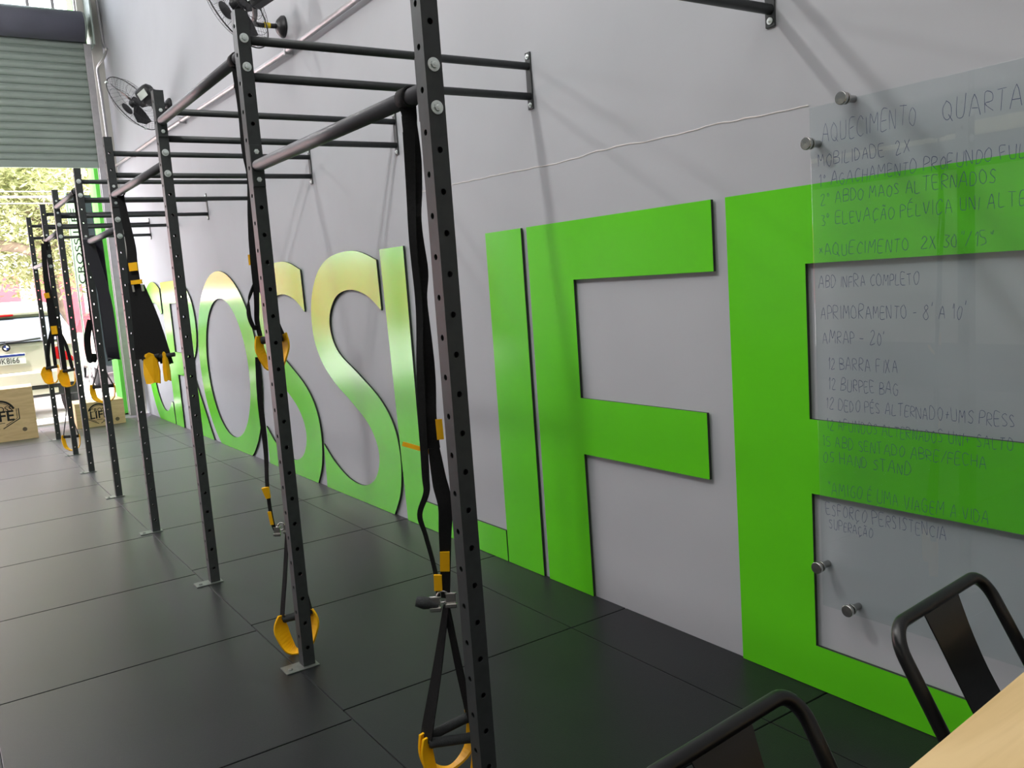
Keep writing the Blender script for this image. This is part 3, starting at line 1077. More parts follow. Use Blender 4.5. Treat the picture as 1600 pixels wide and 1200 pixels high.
h1 = handle(t, (RX - 0.004, 1.449, 0.178), (0.86, -0.48, 0.02), 0.128, 0.15, ap, 0.03, 0.0)
h2 = handle(t, (RX - 0.002, 1.475, 0.205), (0.84, -0.42, 0.34), 0.135, 0.12, (RX + .008, 1.435, 0.575), 0.026)
# --- beside the second post
t = thing('suspension_trainer', 'suspension trainer behind the second post, one handle resting on the mat', 'suspension trainer', (RX, 2.72, 0.0), GRP)
anchor(t, (RX, 2.70), 2.327)
mb = MB()
mb.ribbon(crom([(RX + .0, 2.70, 2.29), (RX + .004, 2.70, 2.15), (RX + .0, 2.70, 2.0), (RX + .008, 2.70, 1.9), (RX + .0, 2.71, 1.75), (RX - .004, 2.72, 1.6), (RX - .004, 2.73, 1.50), (RX - .008, 2.735, 1.42), (RX - .012, 2.74, 1.36), (RX - .006, 2.74, 1.30)], 6), [(0.83, -0.56, 0), (0.5, -0.8, 0), (0.83, -0.56, 0), (0.5, -.8, 0)], [0.035, 0.028, 0.034, 0.02, 0.02], 0.004)
mb.build('strap', 'strap', t)
mb = MB()
mb.ribbon(crom([(RX - .008, 2.74, 1.5), (RX - .036, 2.74, 1.44), (RX - .04, 2.74, 1.38), (RX - .026, 2.74, 1.335), (RX - .01, 2.74, 1.34)], 6), (0.2, -0.2, 1), 0.016, 0.004)
mb.ribbon(crom([(RX + .0, 2.72, 1.6), (RX + .02, 2.71, 1.45), (RX + .055, 2.68, 1.30)], 6), (0.83, -0.56, 0), 0.03, 0.004)
mb.build('strap', 'strap', t)
tagpiece(t, [(RX - .012, 2.73, 1.615), (RX - .012, 2.73, 1.575)], (0.83, -0.56, 0), 0.022)
handle(t, (RX + .034, 2.725, 1.285), (0.9, -0.42, 0.06), 0.085, 0.115, None, 0.03)
mb = MB()
mb.ribbon(crom([(RX - .024, 2.74, 1.22), (RX - .03, 2.75, 1.05), (RX - .026, 2.76, 0.85), (RX - .034, 2.765, 0.70), (RX - .028, 2.765, 0.55), (RX - .012, 2.75, 0.5)], 6), [(0.83, -0.56, 0), (0.3, -0.9, 0), (0.83, -.56, 0)], [0.02, 0.024, 0.016, 0.014], 0.004)
mb.build('strap', 'strap', t)
tagpiece(t, [(RX - .042, 2.765, 0.70), (RX - .034, 2.765, 0.655)], (0.83, -0.56, 0), [0.03, 0.018], th=0.012)
tagpiece(t, [(RX - .036, 2.765, 0.60), (RX - .03, 2.765, 0.545)], (0.83, -0.56, 0), 0.014, th=0.008)
tagpiece(t, [(RX + .03, 2.71, 0.60), (RX + .034, 2.71, 0.555)], (0.83, -0.56, 0), 0.016, th=0.008)
buckle(t, (RX - 0.0, 2.745, 0.515), 0.9)
handle(t, (RX + .022, 2.745, 0.152), (0.86, -0.5, 0.14), 0.112, 0.145, (RX + .022, 2.735, 0.55), 0.046, 0.006)
# --- beside the fourth post: folded straps
t = thing('suspension_trainer', 'suspension trainer with a wide bundle of folded black straps at the fourth post', 'suspension trainer', (RX, 5.04, 0.9), GRP)
anchor(t, (RX, 5.08), 2.127)
mb = MB()
mb.ribbon(crom([(RX, 5.08, 2.09), (RX + .01, 5.07, 1.95), (RX + .02, 5.06, 1.8), (RX + .015, 5.06, 1.70), (RX + .012, 5.05, 1.58)], 6), (0.83, -0.56, 0), [0.04, 0.05, 0.06, 0.07], 0.006)
mb.build('strap', 'strap', t)
for k in range(6):
    u0 = -0.035 + 0.012 * k
    u1 = -0.055 + 0.036 * k
    mb = MB()
    zb_ = 1.12 - 0.008 * k
    mb.ribbon(crom([Vector((RX + .025, 5.045, 1.585 - 0.004 * k)) + IR * u0, Vector((RX + .03, 5.03 - 0.004 * k, 1.35)) + IR * (u0 * .5 + u1 * .5), Vector((RX + .03, 5.02 - 0.004 * k, zb_)) + IR * u1], 5), (0.83, -0.56, 0), [0.036, 0.04, 0.042], 0.004)
    mb.build('strap', 'strap', t)
tagpiece(t, [(RX + .013, 5.035, 1.705), (RX + .013, 5.03, 1.655)], (0.83, -0.56, 0), 0.05, th=0.012)
tagpiece(t, [(RX + .018, 5.02, 1.60), (RX + .018, 5.018, 1.575)], (0.83, -0.56, 0), 0.065, th=0.012)
for u in (-0.025, 0.03):
    tagpiece(t, [Vector((RX + .018, 5.015, 1.57)) + IR * u, Vector((RX + .02, 5.012, 1.53)) + IR * u], (0.83, -0.56, 0), 0.012, 'cam_buckle', 'chrome', 0.01)
for u, wt, wb_, hh in ((0.004, 0.075, 0.094, 0.15), (0.094, 0.042, 0.036, 0.14)):
    c = Vector((RX + .03, 4.975, 1.118)) + IR * u
    h = bpy.data.objects.new('handle', None)
    C.objects.link(h)
    h.parent = t
    h.location = c - parent_loc(t)
    mb = MB()
    mb.tube([c + Vector((0, 0, 0.012)) - IR * 0.035, c + Vector((0, 0, 0.02)) + IR * 0.06], 0.013, 12)
    mb.build('grip', 'grip', h)
    mb = MB()
    P = [c + IR * (x * wb_) + Vector((0, 0, z)) for x, z in ((-0.28, 0.032), (0.0, 0.042), (0.28, 0.030), (0.46, -0.01), (0.5, -hh * 0.5), (0.42, -hh), (0.1, -hh * 0.94), (-0.1, -hh), (-0.36, -hh * 0.97), (-0.48, -hh * 0.55), (-0.46, -0.01))]
    P = [p - VD * (0.012 + 0.012 * math.sin(i)) for i, p in enumerate(P)]
    mb.prism(P, VD * 0.016)
    mb.build('stirrup', 'yellow', h)
# --- beside the fifth post
t = thing('suspension_trainer', 'suspension trainer with one low handle hanging behind the fifth post', 'suspension trainer', (RX, 6.66, 0.6), GRP)
anchor(t, (RX, 6.72), 2.327)
mb = MB()
mb.ribbon(crom([(RX, 6.72, 2.29), (RX + .004, 6.70, 1.8), (RX + .0, 6.68, 1.4), (RX + .006, 6.66, 1.06)], 6), (0.83, -0.56, 0), [0.04, 0.04, 0.036], 0.005)
mb.build('strap', 'strap', t)
mb = MB()
mb.ribbon(crom([Vector((RX, 6.69, 1.36)) - IR * 0.015, Vector((RX, 6.69, 1.22)) - IR * 0.06, Vector((RX, 6.69, 1.08)) - IR * 0.062, Vector((RX, 6.69, 1.04)) - IR * 0.04, Vector((RX, 6.69, 1.10)) - IR * 0.018], 6), tuple(VD * 0.8 + IR * 0.6), 0.05, 0.008)
mb.build('strap_loop', 'strap', t)
handle(t, (RX + .008, 6.66, 0.845), (0.83, -0.56, 0), 0.155, 0.12, (RX + .006, 6.66, 1.05), 0.03)
# --- between sixth and seventh posts: two handles
t = thing('suspension_trainer', 'suspension trainer with two swinging handles hanging over the seventh post', 'suspension trainer', (RX, 8.85, 0.7), GRP)
anchor(t, (RX, 8.84), 2.127)
mb = MB()
mb.ribbon(crom([(RX - .02, 8.84, 2.09), (RX - .035, 8.85, 1.8), (RX - .03, 8.85, 1.45), (RX - .02, 8.84, 1.2)], 6), (0.83, -0.56, 0), [0.045, 0.05, 0.075, 0.10], 0.006)
mb.build('strap', 'strap', t)
tagpiece(t, [(RX - .055, 8.83, 1.62), (RX - .05, 8.83, 1.57)], (0.83, -0.56, 0), 0.045, th=0.012)
tagpiece(t, [(RX - .030, 8.83, 1.30), (RX - .028, 8.83, 1.22)], (0.83, -0.56, 0), 0.055, th=0.012)
for u, zz in ((-0.085, 0.90), (0.075, 0.86)):
    mb = MB()
    c = Vector((RX - .02, 8.83, zz)) + IR * u
    for e in (-0.035, 0.04):
        mb.ribbon(crom([Vector((RX - .02, 8.835, 1.26)) + IR * u * 0.4, (Vector((RX - .02, 8.83, 1.1)) + IR * (u * 0.8 + e * .6)), c + IR * e], 5), (0.83, -0.56, 0), 0.034, 0.004)
    mb.build('strap', 'strap', t)
    handle(t, c, (0.83, -0.56, 0.12), 0.11, 0.15, None, 0.07)
# --- at the far end, handle down on the floor
t = thing('suspension_trainer', 'suspension trainer whose yellow handle hangs just off the floor near the last post', 'suspension trainer', (RX, 9.12, 0.0), GRP)
anchor(t, (RX + .03, 9.2), 1.927)
mb = MB()
mb.ribbon(crom([(RX + .03, 9.2, 1.89), (RX + .03, 9.16, 1.3), (RX + .03, 9.14, 0.8), (RX + .03, 9.12, 0.52)], 6), (0.83, -0.56, 0), [0.03, 0.03, 0.026], 0.004)
mb.build('strap', 'strap', t)
handle(t, (RX + .025, 9.12, 0.17), (0.83, -0.56, 0), 0.15, 0.14, (RX + .03, 9.12, 0.52), 0.026)
# --- black loop band over the bar by the fifth post
bt = thing('resistance_band', 'wide black rubber loop band draped beside the fifth post', 'resistance band', (RX, 6.42, 1.0))
mb = MB()
c = Vector((RX + 0.02, 6.36, 0))
loop = [c + Vector((0.02, 0, 1.950)), c + Vector((0.028, 0.015, 1.90)), c + Vector((0.03, 0.02, 1.5)), c + Vector((0.035, 0.03, 1.15)), c + Vector((0.04, 0.0, 1.065)), c + Vector((0.035, -0.03, 1.15)), c + Vector((0.03, -0.02, 1.5)), c + Vector((-.026, -0.005, 1.90)), c + Vector((-.018, 0, 1.945))]
mb.ribbon(crom(loop, 6), tuple(IR), 0.085, 0.005)
mb.build('loop', 'band', bt)

# ------------------------------------------------------------------ wall fans
def fan(name, label, mount, cen, nrm, R_=0.30):
    mount, cen, nrm = Vector(mount), Vector(cen), Vector(nrm).normalized()
    t = thing(name, label, 'fan', mount, 'oscillating fans on the wall')
    bk = cen - nrm * 0.15
    mb = MB()
    mb.lathe([(0.0, 0.0), (0.075, 0.0), (0.072, 0.018), (0.045, 0.045), (0.026, 0.055), (0.0, 0.056)], mount, (-1, 0, 0), 28)
    mb.build('wall_base', 'fan', t)
    mb = MB()
    el = mount + Vector((-0.20, 0.0, -0.0))
    tip = bk + Vector((0, 0, -0.085))
    mb.tube(crom([mount + Vector((-0.05, 0, 0)), el, el.lerp(tip, 0.5) + Vector((0, 0, 0.0)), tip], 6), 0.017, 12)
    mb.build('arm', 'fan', t)
    tagp = mount + Vector((-0.12, 0, 0))
    mb = MB()
    mb.lathe([(0.0178, -0.022), (0.0186, -0.02), (0.0186, 0.02), (0.0178, 0.022)], tagp, (1, 0, 0), 16)
    mb.build('warning_sticker', 'yelsticker', t)
    mb = MB()
    mb.lathe([(0.0, -0.125), (0.03, -0.125), (0.058, -0.105), (0.068, -0.07), (0.070, 0.0), (0.062, 0.03), (0.04, 0.045), (0.0, 0.05)], bk + nrm * 0.02, nrm, 28)
    u = nrm.cross(Vector((0, 0, 1))).normalized()
    w = u.cross(nrm)
    mb.box((-0.045, -0.115, -0.055), (0.045, 0.03, 0.03), bevel=0.012, mtx=mtx(u, nrm, w, bk - w * 0.045))
    mot = mb.build('motor', 'fan', t)
    mb = MB()
    cx = bk - w * 0.03 - u * 0.0715 - nrm * 0.03
    for s_ in (-1, 1):
        mb.box((-0.002, -0.06, -0.04), (0.002, 0.035, 0.035), bevel=0.001, mtx=mtx(u, nrm, w, bk - w * 0.035 + u * s_ * 0.071 - nrm * 0.01))
    mb.build('rating_label', 'sticker', mot)
    # blades
    mb = MB()
    for k in range(3):
        a0 = k * 2 * math.pi / 3 + 0.4
        P = []
        for (rr, da, dz) in ((0.045, -0.35, 0.02), (0.15, -0.42, 0.035), (0.25, -0.30, 0.03), (0.262, 0.0, 0.0), (0.24, 0.28, -0.03), (0.14, 0.30, -0.03), (0.045, 0.35, -0.015)):
            P.append(cen + (u * math.cos(a0 + da) + w * math.sin(a0 + da)) * rr + nrm * (dz - 0.02))
        mb.prism(P, nrm * 0.003)
    mb.lathe([(0.0, 0.03), (0.03, 0.028), (0.042, 0.01), (0.045, -0.05), (0.0, -0.05)], cen, nrm, 20)
    mb.build('blades', 'fan', t)
    # cage of thin wires
    mb = MB()
    mb.ring(cen, nrm, R_, 0.0045, 56, 6)
    mb.ring(cen - nrm * 0.055, nrm, R_ * 0.8, 0.0014, 48, 5)
    mb.ring(cen - nrm * 0.085, nrm, R_ * 0.5, 0.0014, 40, 5)
    mb.ring(cen + nrm * 0.06, nrm, R_ * 0.72, 0.0014, 48, 5)
    for k in range(40):
        a = 2 * math.pi * k / 40
        d = u * math.cos(a) + w * math.sin(a)
        mb.tube([cen + d * R_, cen + d * R_ * 0.8 - nrm * 0.055, cen + d * R_ * 0.5 - nrm * 0.085, cen + d * 0.055 - nrm * 0.09], 0.0009, 4, caps=False)
        mb.tube([cen + d * R_, cen + d * R_ * 0.72 + nrm * 0.06, cen + d * 0.06 + nrm * 0.085], 0.0009, 4, caps=False)
    mb.lathe([(0.0, 0.0), (0.06, 0.0), (0.062, -0.006), (0.0, -0.008)], cen + nrm * 0.088, nrm, 24)
    mb.build('cage', 'zinc' if False else 'fan', t)
    mb = MB()
    d = (u * math.cos(2.4) + w * math.sin(2.4))
    for s_ in (-1, 1):
        mb.box((-0.012, -0.012, -0.008), (0.012, 0.012, 0.008), bevel=0.003, mtx=mtx(u, nrm, w, cen - u * 0.0 * s_ + (u * math.cos(R(200 + 60 * s_)) + w * math.sin(R(200 + 60 * s_))) * R_))
    mb.build('cage_clip', 'zinc', t)
    return t


fan('wall_fan', 'black oscillating wall fan beside the roller shutter end of the wall', (0, 8.75, 3.42), (-0.384, 8.61, 3.393), (-0.57, 0.66, -0.485))
fan('wall_fan', 'black oscillating wall fan with yellow sticker above the second post', (0, 5.47, 3.31), (-0.43, 5.16, 3.33), (-0.56, 0.76, -0.33))

# ------------------------------------------------------------------ plyometric boxes with printed crest
def crest(cx, cz, s, items_txt):
    """printed emblem in a local x-z frame: broken ring, shield sides and the gym name"""
    it = []
    segs = []

    def arc(r0, r1, a0, a1):
        o = [(cx + r1 * math.cos(R(a0 + (a1 - a0) * i / 24)), cz + r1 * math.sin(R(a0 + (a1 - a0) * i / 24))) for i in range(25)]
        q = [(cx + r0 * math.cos(R(a0 + (a1 - a0) * i / 24)), cz + r0 * math.sin(R(a0 + (a1 - a0) * i / 24))) for i in range(25)]
        return o + q[::-1]
    segs.append(arc(s * 0.86, s * 1.0, 20, 160))
    segs.append(arc(s * 0.78, s * 0.82, 24, 156))
    for sg in (-1, 1):
        a = [(cx + sg * s * 1.12, cz + s * 0.33), (cx + sg * s * 1.18, cz + s * 0.33), (cx + sg * s * 1.18, cz - s * 0.42), (cx + sg * s * 0.1, cz - s * 1.02), (cx + sg * s * 0.1, cz - s * 0.95), (cx + sg * s * 1.12, cz - s * 0.38)]
        segs.append(a)
        b = [(cx + sg * s * 1.00, cz + s * 0.33), (cx + sg * s * 1.04, cz + s * 0.33), (cx + sg * s * 1.04, cz - s * 0.36), (cx + sg * s * 0.3, cz - s * 0.78), (cx + sg * s * 0.3, cz - s * 0.73), (cx + sg * s * 1.00, cz - s * 0.34)]
        segs.append(b)
    segs.append([(cx - s * 0.25, cz - s * 0.62), (cx + s * 0.25, cz - s * 0.62), (cx + s * 0.25, cz - s * 0.58), (cx - s * 0.25, cz - s * 0.58)])
    return segs


def plyo(label, loc, rz, W_, D_, H_, lx, lz, ls):
    t = thing('plyo_box', label, 'box', (0, 0, 0), 'plywood jump boxes by the opening')
    mb = MB()
    mb.box((-W_ / 2, 0, 0.0), (W_ / 2, D_, H_), bevel=0.004)
    mb.build('body', 'ply', t)
    it = []
    fl_ = mtx((1, 0, 0), (0, 0, 1), (0, -1, 0), (0, -0.0006, 0))
    for sg in crest(lx, lz, ls, None):
        it.append((curve_mesh([sg], 0.0004), fl_.copy(), 0))
    a = text_mesh('CROSS', ls * 0.52, 0.0004, offset=0.004 * ls)
    it.append((a, fl_ @ Matrix.Translation((lx, lz + ls * 0.33, 0)), 0))
    a = text_mesh('LIFE', ls * 1.0, 0.0004, offset=0.02 * ls)
    it.append((a, fl_ @ Matrix.Translation((lx, lz - ls * 0.16, 0)), 0))
    join_meshes(it).build('printed_crest', 'ink', t)
    mb = MB()
    mb.lathe([(0, 0.0012), (0.022, 0.001), (0.024, 0)], (W_ * 0.33, -0.0002, H_ * 0.2), (0, -1, 0), 14)
    mb.build('wood_knot', 'bark', t)
    t.location = loc
    t.rotation_euler = (0, 0, rz)
    return t


plyo('large plywood jump box with dark crest standing left of the rig', (-1.779, 10.735, 0.0), R(-4), 0.75, 0.5, 0.60, 0.02, 0.315, 0.165)
plyo('low plywood jump box with dark crest lying between the far rig posts and the wall', (-0.69, 10.95, 0.0), R(0.5), 0.55, 0.5, 0.305, -0.02, 0.16, 0.125)

# ------------------------------------------------------------------ table and chairs
tb = thing('wooden_table', 'pale wood-top table at the bottom right corner in front of the black chairs', 'table', (-1.0, -0.33, 0))
ta = R(4.8)
tm = Matrix.Translation((-1.0, -0.33, 0)) @ Matrix.Rotation(ta, 4, 'Z')


def tbuild(mb, name, m_):
    bmesh.ops.transform(mb.bm, matrix=tm, verts=mb.bm.verts)
    return mb.build(name, m_, tb)


mb = MB()
mb.box((-0.84, -0.40, 0.72), (0.84, 0.405, 0.75), bevel=0.003)
tbuild(mb, 'tabletop', 'table')
mb = MB()
mb.box((-0.80, -0.33, 0.66), (0.80, 0.33, 0.718), bevel=0.003)
tbuild(mb, 'apron', 'black')
for sx in (-1, 1):
    for sy in (-1, 1):
        mb = MB()
        mb.box((sx * 0.79 - 0.025, sy * 0.30 - 0.025, 0.0005), (sx * 0.79 + 0.025, sy * 0.30 + 0.025, 0.66), bevel=0.003)
        tbuild(mb, 'leg', 'black')


def chair(label, loc):
    """cafe chair in sheet metal: tubular back hoop, single bent splat, pressed seat, four splayed legs; local origin at floor, facing -y"""
    t = thing('metal_chair', label, 'chair', (0, 0, 0), 'black metal chairs at the table')
    top, yb = 0.78, 0.115
    hw, rr = 0.19, 0.050
    # hoop path
    pts = []
    low = 0.455

    def pt(x, z):
        return Vector((x, yb - (top - z) * 0.55, z))
    xb = hw - 0.0
    pts.append(pt(-xb + 0.0, low))
    pts.append(pt(-hw, low + 0.12))
    for k in range(9):
        a = R(180 - 90 * k / 8)
        pts.append(pt(-hw + rr + rr * math.cos(a), top - rr + rr * math.sin(a)))
    for k in range(9):
        a = R(90 - 90 * k / 8)
        pts.append(pt(hw - rr + rr * math.cos(a), top - rr + rr * math.sin(a)))
    pts.append(pt(hw, low + 0.12))
    pts.append(pt(xb, low))
    mb = MB()
    mb.tube(pts, 0.0125, 14)
    mb.build('back_hoop', 'chair', t, smooth=False)
    mb = MB()
    sp_ = []
    nn = 12
    for i in range(nn + 1):
        f = i / nn
        z = top - 0.008 + (low - top + 0.005) * f
        p = pt(0, z)
        p.y += 0.012 * math.sin(math.pi * f)
        p.x += 0.0
        sp_.append(p)
    mb.ribbon(sp_, (1, 0, 0), [0.142, 0.124, 0.116, 0.118, 0.126, 0.136], 0.0025)
    mb.build('splat', 'chair', t)
    mb = MB()
    y1, y0 = yb - (top - low) * 0.55 + 0.02, -0.40
    base = [(-0.19, y1), (0.19, y1), (0.205, (y0 + y1) / 2), (0.20, y0 + 0.03), (0.16, y0), (-0.16, y0), (-0.20, y0 + 0.03), (-0.205, (y0 + y1) / 2)]
    mb.prism([(x, y, 0.435) for x, y in base], (0, 0, 0.018))
    mb.prism([(x * 0.97, y * 0.97, 0.39) for x, y in base], (0, 0, 0.045))
    mb.build('seat', 'chair', t)
    for sx in (-1, 1):
        for (ya, yf) in ((y1 - 0.02, y1 + 0.06), (y0 + 0.03, y0 - 0.01)):
            mb = MB()
            mb.tube([(sx * 0.175, ya, 0.42), (sx * 0.215, yf, 0.001)], 0.014, 10, radii=[0.019, 0.012])
            mb.build('leg', 'chair', t)
    t.location = loc
    t.rotation_euler = (0, 0, R(5))
    return t


chair('black metal cafe chair tucked in at the far table edge by the glass board', (-0.79, 0.186, 0))
chair('black metal cafe chair at the bottom edge, left of the other chair', (-1.475, 0.128, 0))

# ------------------------------------------------------------------ outside: car
def car(name, label, loc):
    """pale SUV seen from behind; local origin: centre of the rear bumper on the ground, nose towards +y"""
    t = thing(name, label, 'car', (0, 0, 0), 'pale cars parked outside')
    mb = MB()
    # cross-sections along y: (y, half width at sill, half width at belt, half width roof, z low, z belt, z roof)
    secs = [(0.0, 0.84, 0.86, 0.62, 0.42, 0.98, 1.00), (0.03, 0.88, 0.90, 0.64, 0.36, 1.02, 1.04), (0.10, 0.90, 0.91, 0.66, 0.30, 1.05, 1.13), (0.38, 0.91, 0.915, 0.66, 0.28, 1.06, 1.385), (0.45, 0.92, 0.92, 0.66, 0.28, 1.06, 1.58),
            (1.5, 0.92, 0.92, 0.67, 0.27, 1.04, 1.62), (2.3, 0.92, 0.92, 0.66, 0.27, 1.02, 1.58), (3.0, 0.92, 0.91, 0.60, 0.27, 1.0, 1.12), (3.9, 0.90, 0.86, 0.55, 0.28, 0.90, 0.98), (4.3, 0.82, 0.78, 0.5, 0.34, 0.78, 0.84), (4.42, 0.70, 0.68, 0.45, 0.42, 0.66, 0.70)]
    rings = []
    for y, ws, wb, wr, zl, zb_, zr in secs:
        half = [(ws * 0.86, zl), (ws, zl + 0.12), (ws + 0.012, (zl + zb_) / 2), (wb, zb_), (wr + (wb - wr) * 0.42, zb_ + (zr - zb_) * 0.55), (wr, zr - 0.03 * (zr > 1.1)), (wr * 0.75, zr)]
        prof = [(x, z) for x, z in half] + [(-x, z) for x, z in reversed(half)]
        rings.append([mb.bm.verts.new((x, y, z)) for x, z in prof])
    n_ = len(rings[0])
    for a, b in zip(rings, rings[1:]):
        for k in range(n_):
            f = mb.face([a[k], a[(k + 1) % n_], b[(k + 1) % n_], b[k]])
            f.smooth = True
    mb.face(list(reversed(rings[0])))
    mb.face(rings[-1])
    mb.build('body', 'carpaint', t)
    mb = MB()
    mb.poly([(-0.66, 0.022, 1.07), (0.66, 0.022, 1.07), (0.60, 0.365, 1.39), (-0.60, 0.365, 1.39)])
    mb.prism([(-0.66, 0.010, 1.06), (0.66, 0.010, 1.06), (0.60, 0.36, 1.395), (-0.60, 0.36, 1.395)], (0, 0.03, -0.02))
    rw = mb.build('rear_window', 'carglass', t)
    mb = MB()
    mb.tube([(0.02, -0.002, 1.075), (-0.2, 0.012, 1.085), (0.42, 0.008, 1.09)], 0.008, 8)
    mb.tube([(0.0, -0.004, 1.07), (0.42, 0.004, 1.095)], 0.014, 8)
    mb.build('wiper', 'carblack', t)
    mb = MB()
    mb.box((-0.62, 0.34, 1.42), (0.62, 0.62, 1.465), bevel=0.012)
    sp2 = mb.build('spoiler', 'carpaint', t)
    mb = MB()
    mb.box((-0.4, 0.332, 1.415), (0.16, 0.35, 1.44), bevel=0.003)
    mb.build('brake_lamp', 'lampred', sp2)
    for s_ in (-1, 1):
        mb = MB()
        mb.prism([(s_ * 0.56, -0.012, 0.80), (s_ * 0.58, -0.012, 0.96), (s_ * 0.84, 0.0, 0.99), (s_ * 0.905, 0.06, 0.97), (s_ * 0.905, 0.06, 0.74), (s_ * 0.82, -0.005, 0.74)], (0, 0.08, 0))
        mb.build('tail_lamp', 'lampred', t)
    mb = MB()
    mb.box((-0.86, -0.055, 0.46), (0.86, 0.06, 0.66), bevel=0.03)
    mb.build('bumper', 'carpaint', t)
    mb = MB()
    mb.box((-0.80, -0.03, 0.30), (0.80, 0.10, 0.46), bevel=0.02)
    df = mb.build('diffuser', 'carblack', t)
    mb = MB()
    mb.box((-0.55, -0.045, 0.335), (0.55, -0.02, 0.41), bevel=0.012)
    mb.build('skid_trim', 'carpaint', df)
    # recess and number plate
    mb = MB()
    mb.box((-0.21, -0.022, 0.775), (0.21, -0.008, 0.915), bevel=0.004)
    npl = mb.build('number_plate', 'platewhite', t)
    mb = MB()
    mb.box((-0.205, -0.024, 0.882), (0.205, -0.021, 0.912))
    mb.build('plate_band', 'plateblue', npl)
    fl_ = mtx((1, 0, 0), (0, 0, 1), (0, -1, 0), (0, -0.0235, 0))
    a = text_mesh('UK8I66', 0.105, 0.0006, 'LEFT')
    join_meshes([(a, fl_ @ Matrix.Translation((-0.145, 0.825, 0)) @ Matrix.Diagonal((0.86, 1, 1, 1)), 0)]).build('plate_text', 'ink', npl)
    # round badge with blue and white quarters
    mb = MB()
    mb.lathe([(0, 0.012), (0.046, 0.010), (0.05, 0.0)], (0.0, -0.008, 1.005), (0, -1, 0), 28)
    bdg = mb.build('badge', 'ink', t)
    for m_, ks in (('white', (0, 2)), ('plateblue', (1, 3))):
        mb = MB()
        for k in ks:
            P = [(0, -0.0206, 1.005)] + [(0.031 * math.cos(R(k * 90 + 90 * i / 8)), -0.0206, 1.005 + 0.031 * math.sin(R(k * 90 + 90 * i / 8))) for i in range(9)]
            mb.prism(P, (0, -0.0006, 0))
        mb.build('badge_quarters', m_, bdg)
    for s_ in (-1, 1):
        for y in (0.85, 3.55):
            mb = MB()
            mb.lathe([(0, 0.11), (0.2, 0.11), (0.30, 0.10), (0.345, 0.08), (0.345, -0.10), (0.30, -0.11), (0, -0.11)], (s_ * 0.80, y, 0.345), (s_, 0, 0), 32)
            wh = mb.build('wheel', 'tyre', t)
            mb = MB()
            mb.lathe([(0, 0.115), (0.06, 0.118), (0.19, 0.108), (0.20, 0.09)], (s_ * 0.80, y, 0.345), (s_, 0, 0), 24)
            mb.build('hubcap', 'zinc', wh)
    for s_ in (-1, 1):
        mb = MB()
        mb.prism([(s_ * 0.875, 0.55, 1.08), (s_ * 0.875, 2.75, 1.06), (s_ * 0.74, 2.25, 1.46), (s_ * 0.735, 0.70, 1.46)], (s_ * 0.03, 0, 0))
        mb.build('side_window', 'carglass', t)
        mb = MB()
        mb.lathe([(0, -0.09), (0.05, -0.08), (0.07, 0), (0.05, 0.09), (0, 0.1)], (s_ * 1.0, 2.5, 1.05), (s_, 0, 0), 14)
        mb.build('mirror', 'carpaint', t)
    t.location = loc
    return t


car1 = car('parked_car', 'pale sport utility car parked just outside, rear badge and number plate visible', (-1.47, 12.72, -0.01))
copy_tree(car1, (1.3, 17.8, -0.14), 'pale car parked farther up the street behind the dark banner')

# feather banner outside the opening
bn = thing('feather_banner', 'tall dark feather banner standing outside beside the green column', 'banner', (-0.30, 12.78, -0.012))
mb = MB()
mb.tube([(-0.505, 12.78, -0.01), (-0.505, 12.78, 3.05), (-0.49, 12.78, 3.12)], 0.014, 10)
mb.lathe([(0, 0.03), (0.12, 0.025), (0.14, 0)], (-0.505, 12.78, -0.012), (0, 0, 1), 20)
mb.build('pole', 'steel', bn)
mb = MB()
fp = [(-0.32, 0.62), (-0.245, 0.60), (-0.205, 0.63), (-0.192, 0.72), (-0.192, 2.86), (-0.20, 2.99), (-0.53, 3.02), (-0.53, 2.93), (-0.315, 2.90)]
mb.prism([(x + 0.03, 12.77, z) for x, z in fp], (0, 0.004, 0))
mb.build('flag', 'navy', bn)
mb = MB()
mb.prism([(-0.50, 12.772, 1.78), (-0.286, 12.772, 1.78), (-0.286, 12.772, 2.90), (-0.50, 12.772, 2.93)], (0, 0.004, 0))
pn = mb.build('white_panel', 'white', bn)
a = text_mesh('CROSS LIFE', 0.13, 0.0008)
join_meshes([(a, mtx((0, 0, 1), (-1, 0, 0), (0, -1, 0), (-0.430, 12.771, 2.30)) @ Matrix.Diagonal((1.6, 0.9, 1, 1)), 0)]).build('banner_text', 'ink', pn)

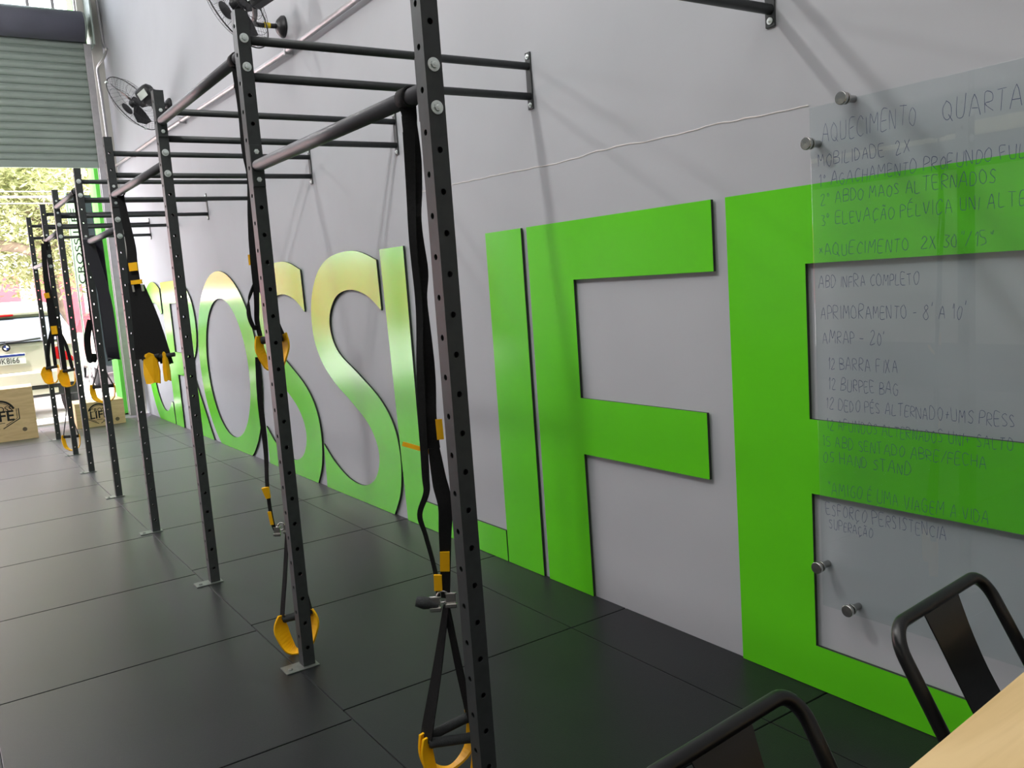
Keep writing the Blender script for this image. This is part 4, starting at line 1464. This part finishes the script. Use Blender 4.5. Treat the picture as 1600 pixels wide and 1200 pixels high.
# trees across the street
def tree(label, base, h, cr_, cz, nleaf, seed, limb=None):
    rd = random.Random(seed)
    base = Vector(base)
    t = thing('street_tree', label, 'tree', base, 'trees across the street')
    mb = MB()
    top = base + Vector((rd.uniform(-.3, .3), rd.uniform(-.3, .3), h * 0.55))
    mb.tube(crom([base, base.lerp(top, 0.4) + Vector((0.1, 0, 0)), top], 5), 0.2, 10, radii=[0.24 - 0.012 * i for i in range(11)])
    cl = []
    for k in range(9):
        a = rd.uniform(0, 2 * math.pi)
        e = base + Vector((math.cos(a) * cr_ * rd.uniform(.4, .9), math.sin(a) * cr_ * rd.uniform(.3, .8), h * rd.uniform(.42, .95)))
        s = base.lerp(top, rd.uniform(.6, 1.0))
        mb.tube(crom([s, s.lerp(e, .5) + Vector((0, 0, .25)), e], 4), 0.06, 7, radii=[0.10 - 0.01 * i for i in range(9)])
    if limb:
        mb.tube(crom(limb, 5), 0.1, 8, radii=[0.17 - 0.006 * i for i in range(5 * (len(limb) - 1) + 1)])
    mb.build('trunk', 'bark', t)
    mb = MB()
    for k in range(46):
        while True:
            v = Vector((rd.uniform(-1, 1), rd.uniform(-1, 1), rd.uniform(-1, 1)))
            if 0.25 < v.length < 1:
                break
        cl.append((base + Vector((v.x * cr_, v.y * cr_ * 0.8, cz + v.z * (h - cz) * 0.95)), rd.uniform(.45, .95)))
    for i in range(nleaf):
        c, rr = rd.choice(cl)
        p = c + Vector((rd.gauss(0, .42), rd.gauss(0, .42), rd.gauss(0, .36))) * rr * 1.2
        if p.z < 1.5:
            continue
        d = Vector((rd.uniform(-1, 1), rd.uniform(-1, 1), rd.uniform(-.6, .6))).normalized()
        s = d.cross(Vector((rd.uniform(-.5, .5), rd.uniform(-.5, .5), 1))).normalized()
        L = rd.uniform(.06, .12)
        w = L * rd.uniform(.3, .5)
        mb.poly([p - d * L, p - d * L * .2 + s * w, p + d * L, p - d * L * .2 - s * w])
    mb.build('foliage', 'leaf', t)
    return t


tree('leafy street tree with a thick low limb beyond the parked car', (-1.9, 20.5, -0.14), 7.0, 2.9, 4.6, 15000, 3, [(-2.4, 20.3, 2.3), (-1.5, 20.0, 2.75), (-0.7, 19.9, 2.80), (0.0, 19.9, 2.55)])
tree('leafy street tree with forked trunk behind the middle of the opening', (0.45, 23.6, -0.14), 7.2, 2.6, 4.5, 14000, 8)
tree('leafy street tree seen beside the green column', (3.0, 23.5, -0.14), 7.0, 2.6, 4.4, 10000, 21)

# red boundary wall and gate across the street, pale building behind
mb = MB()
mb.box((-14, 27.0, -0.14), (1.6, 27.25, 2.45))
bw = struct(mb.build('boundary_wall', 'redwall'))
mb = MB()
for x in (-11, -8, -5, -2, 0.2):
    mb.box((x - 0.18, 26.9, -0.14), (x + 0.18, 27.0, 2.6), bevel=0.02)
mb.build('pier', 'cream', bw)
mb = MB()
mb.box((1.6, 27.0, -0.14), (9.0, 27.25, 1.0))
struct(mb.build('boundary_wall', 'cream'))
gt = thing('street_gate', 'red slatted gate across the street beside the green column', 'gate', (2.6, 26.9, 0))
mb = MB()
for k in range(9):
    mb.box((1.9, 26.86, 1.1 + k * 0.17), (3.6, 26.9, 1.22 + k * 0.17), bevel=0.01)
mb.build('slat_panel', 'redwall', gt)
mb = MB()
for x in (1.85, 3.62):
    mb.box((x - 0.05, 26.84, -0.14), (x + 0.05, 26.94, 2.75), bevel=0.01)
mb.build('gate_frame', 'cream', gt)
bl = thing('pale_building', 'pale building rising behind the red wall and trees', 'building', (0, 36, -0.14))
mb = MB()
mb.box((-14, 34, -0.14), (14, 40, 9.0))
mb.build('facade', 'cream', bl)
for k, x in enumerate((-10, -6, -2, 2, 6, 10)):
    mb = MB()
    mb.box((x - 0.7, 33.93, 3.4), (x + 0.7, 34.0, 4.9), bevel=0.02)
    f = mb.build('window', 'carglass', bl)
for k, z in enumerate((3.92, 3.82, 3.70)):
    mb = MB()
    P = []
    for i in range(25):
        t_ = i / 24
        P.append((-12 + 24 * t_, 18.2, z - 0.22 * math.sin(math.pi * t_) - 0.02 * t_))
    mb.tube(P, 0.012 + 0.012 * (k == 1), 6)
    tag(mb.build('street_cable', 'cable'), ['uppermost', 'thickest, middle', 'lowest'][k] + ' of the three overhead cables across the opening', 'cable', 'overhead street cables')
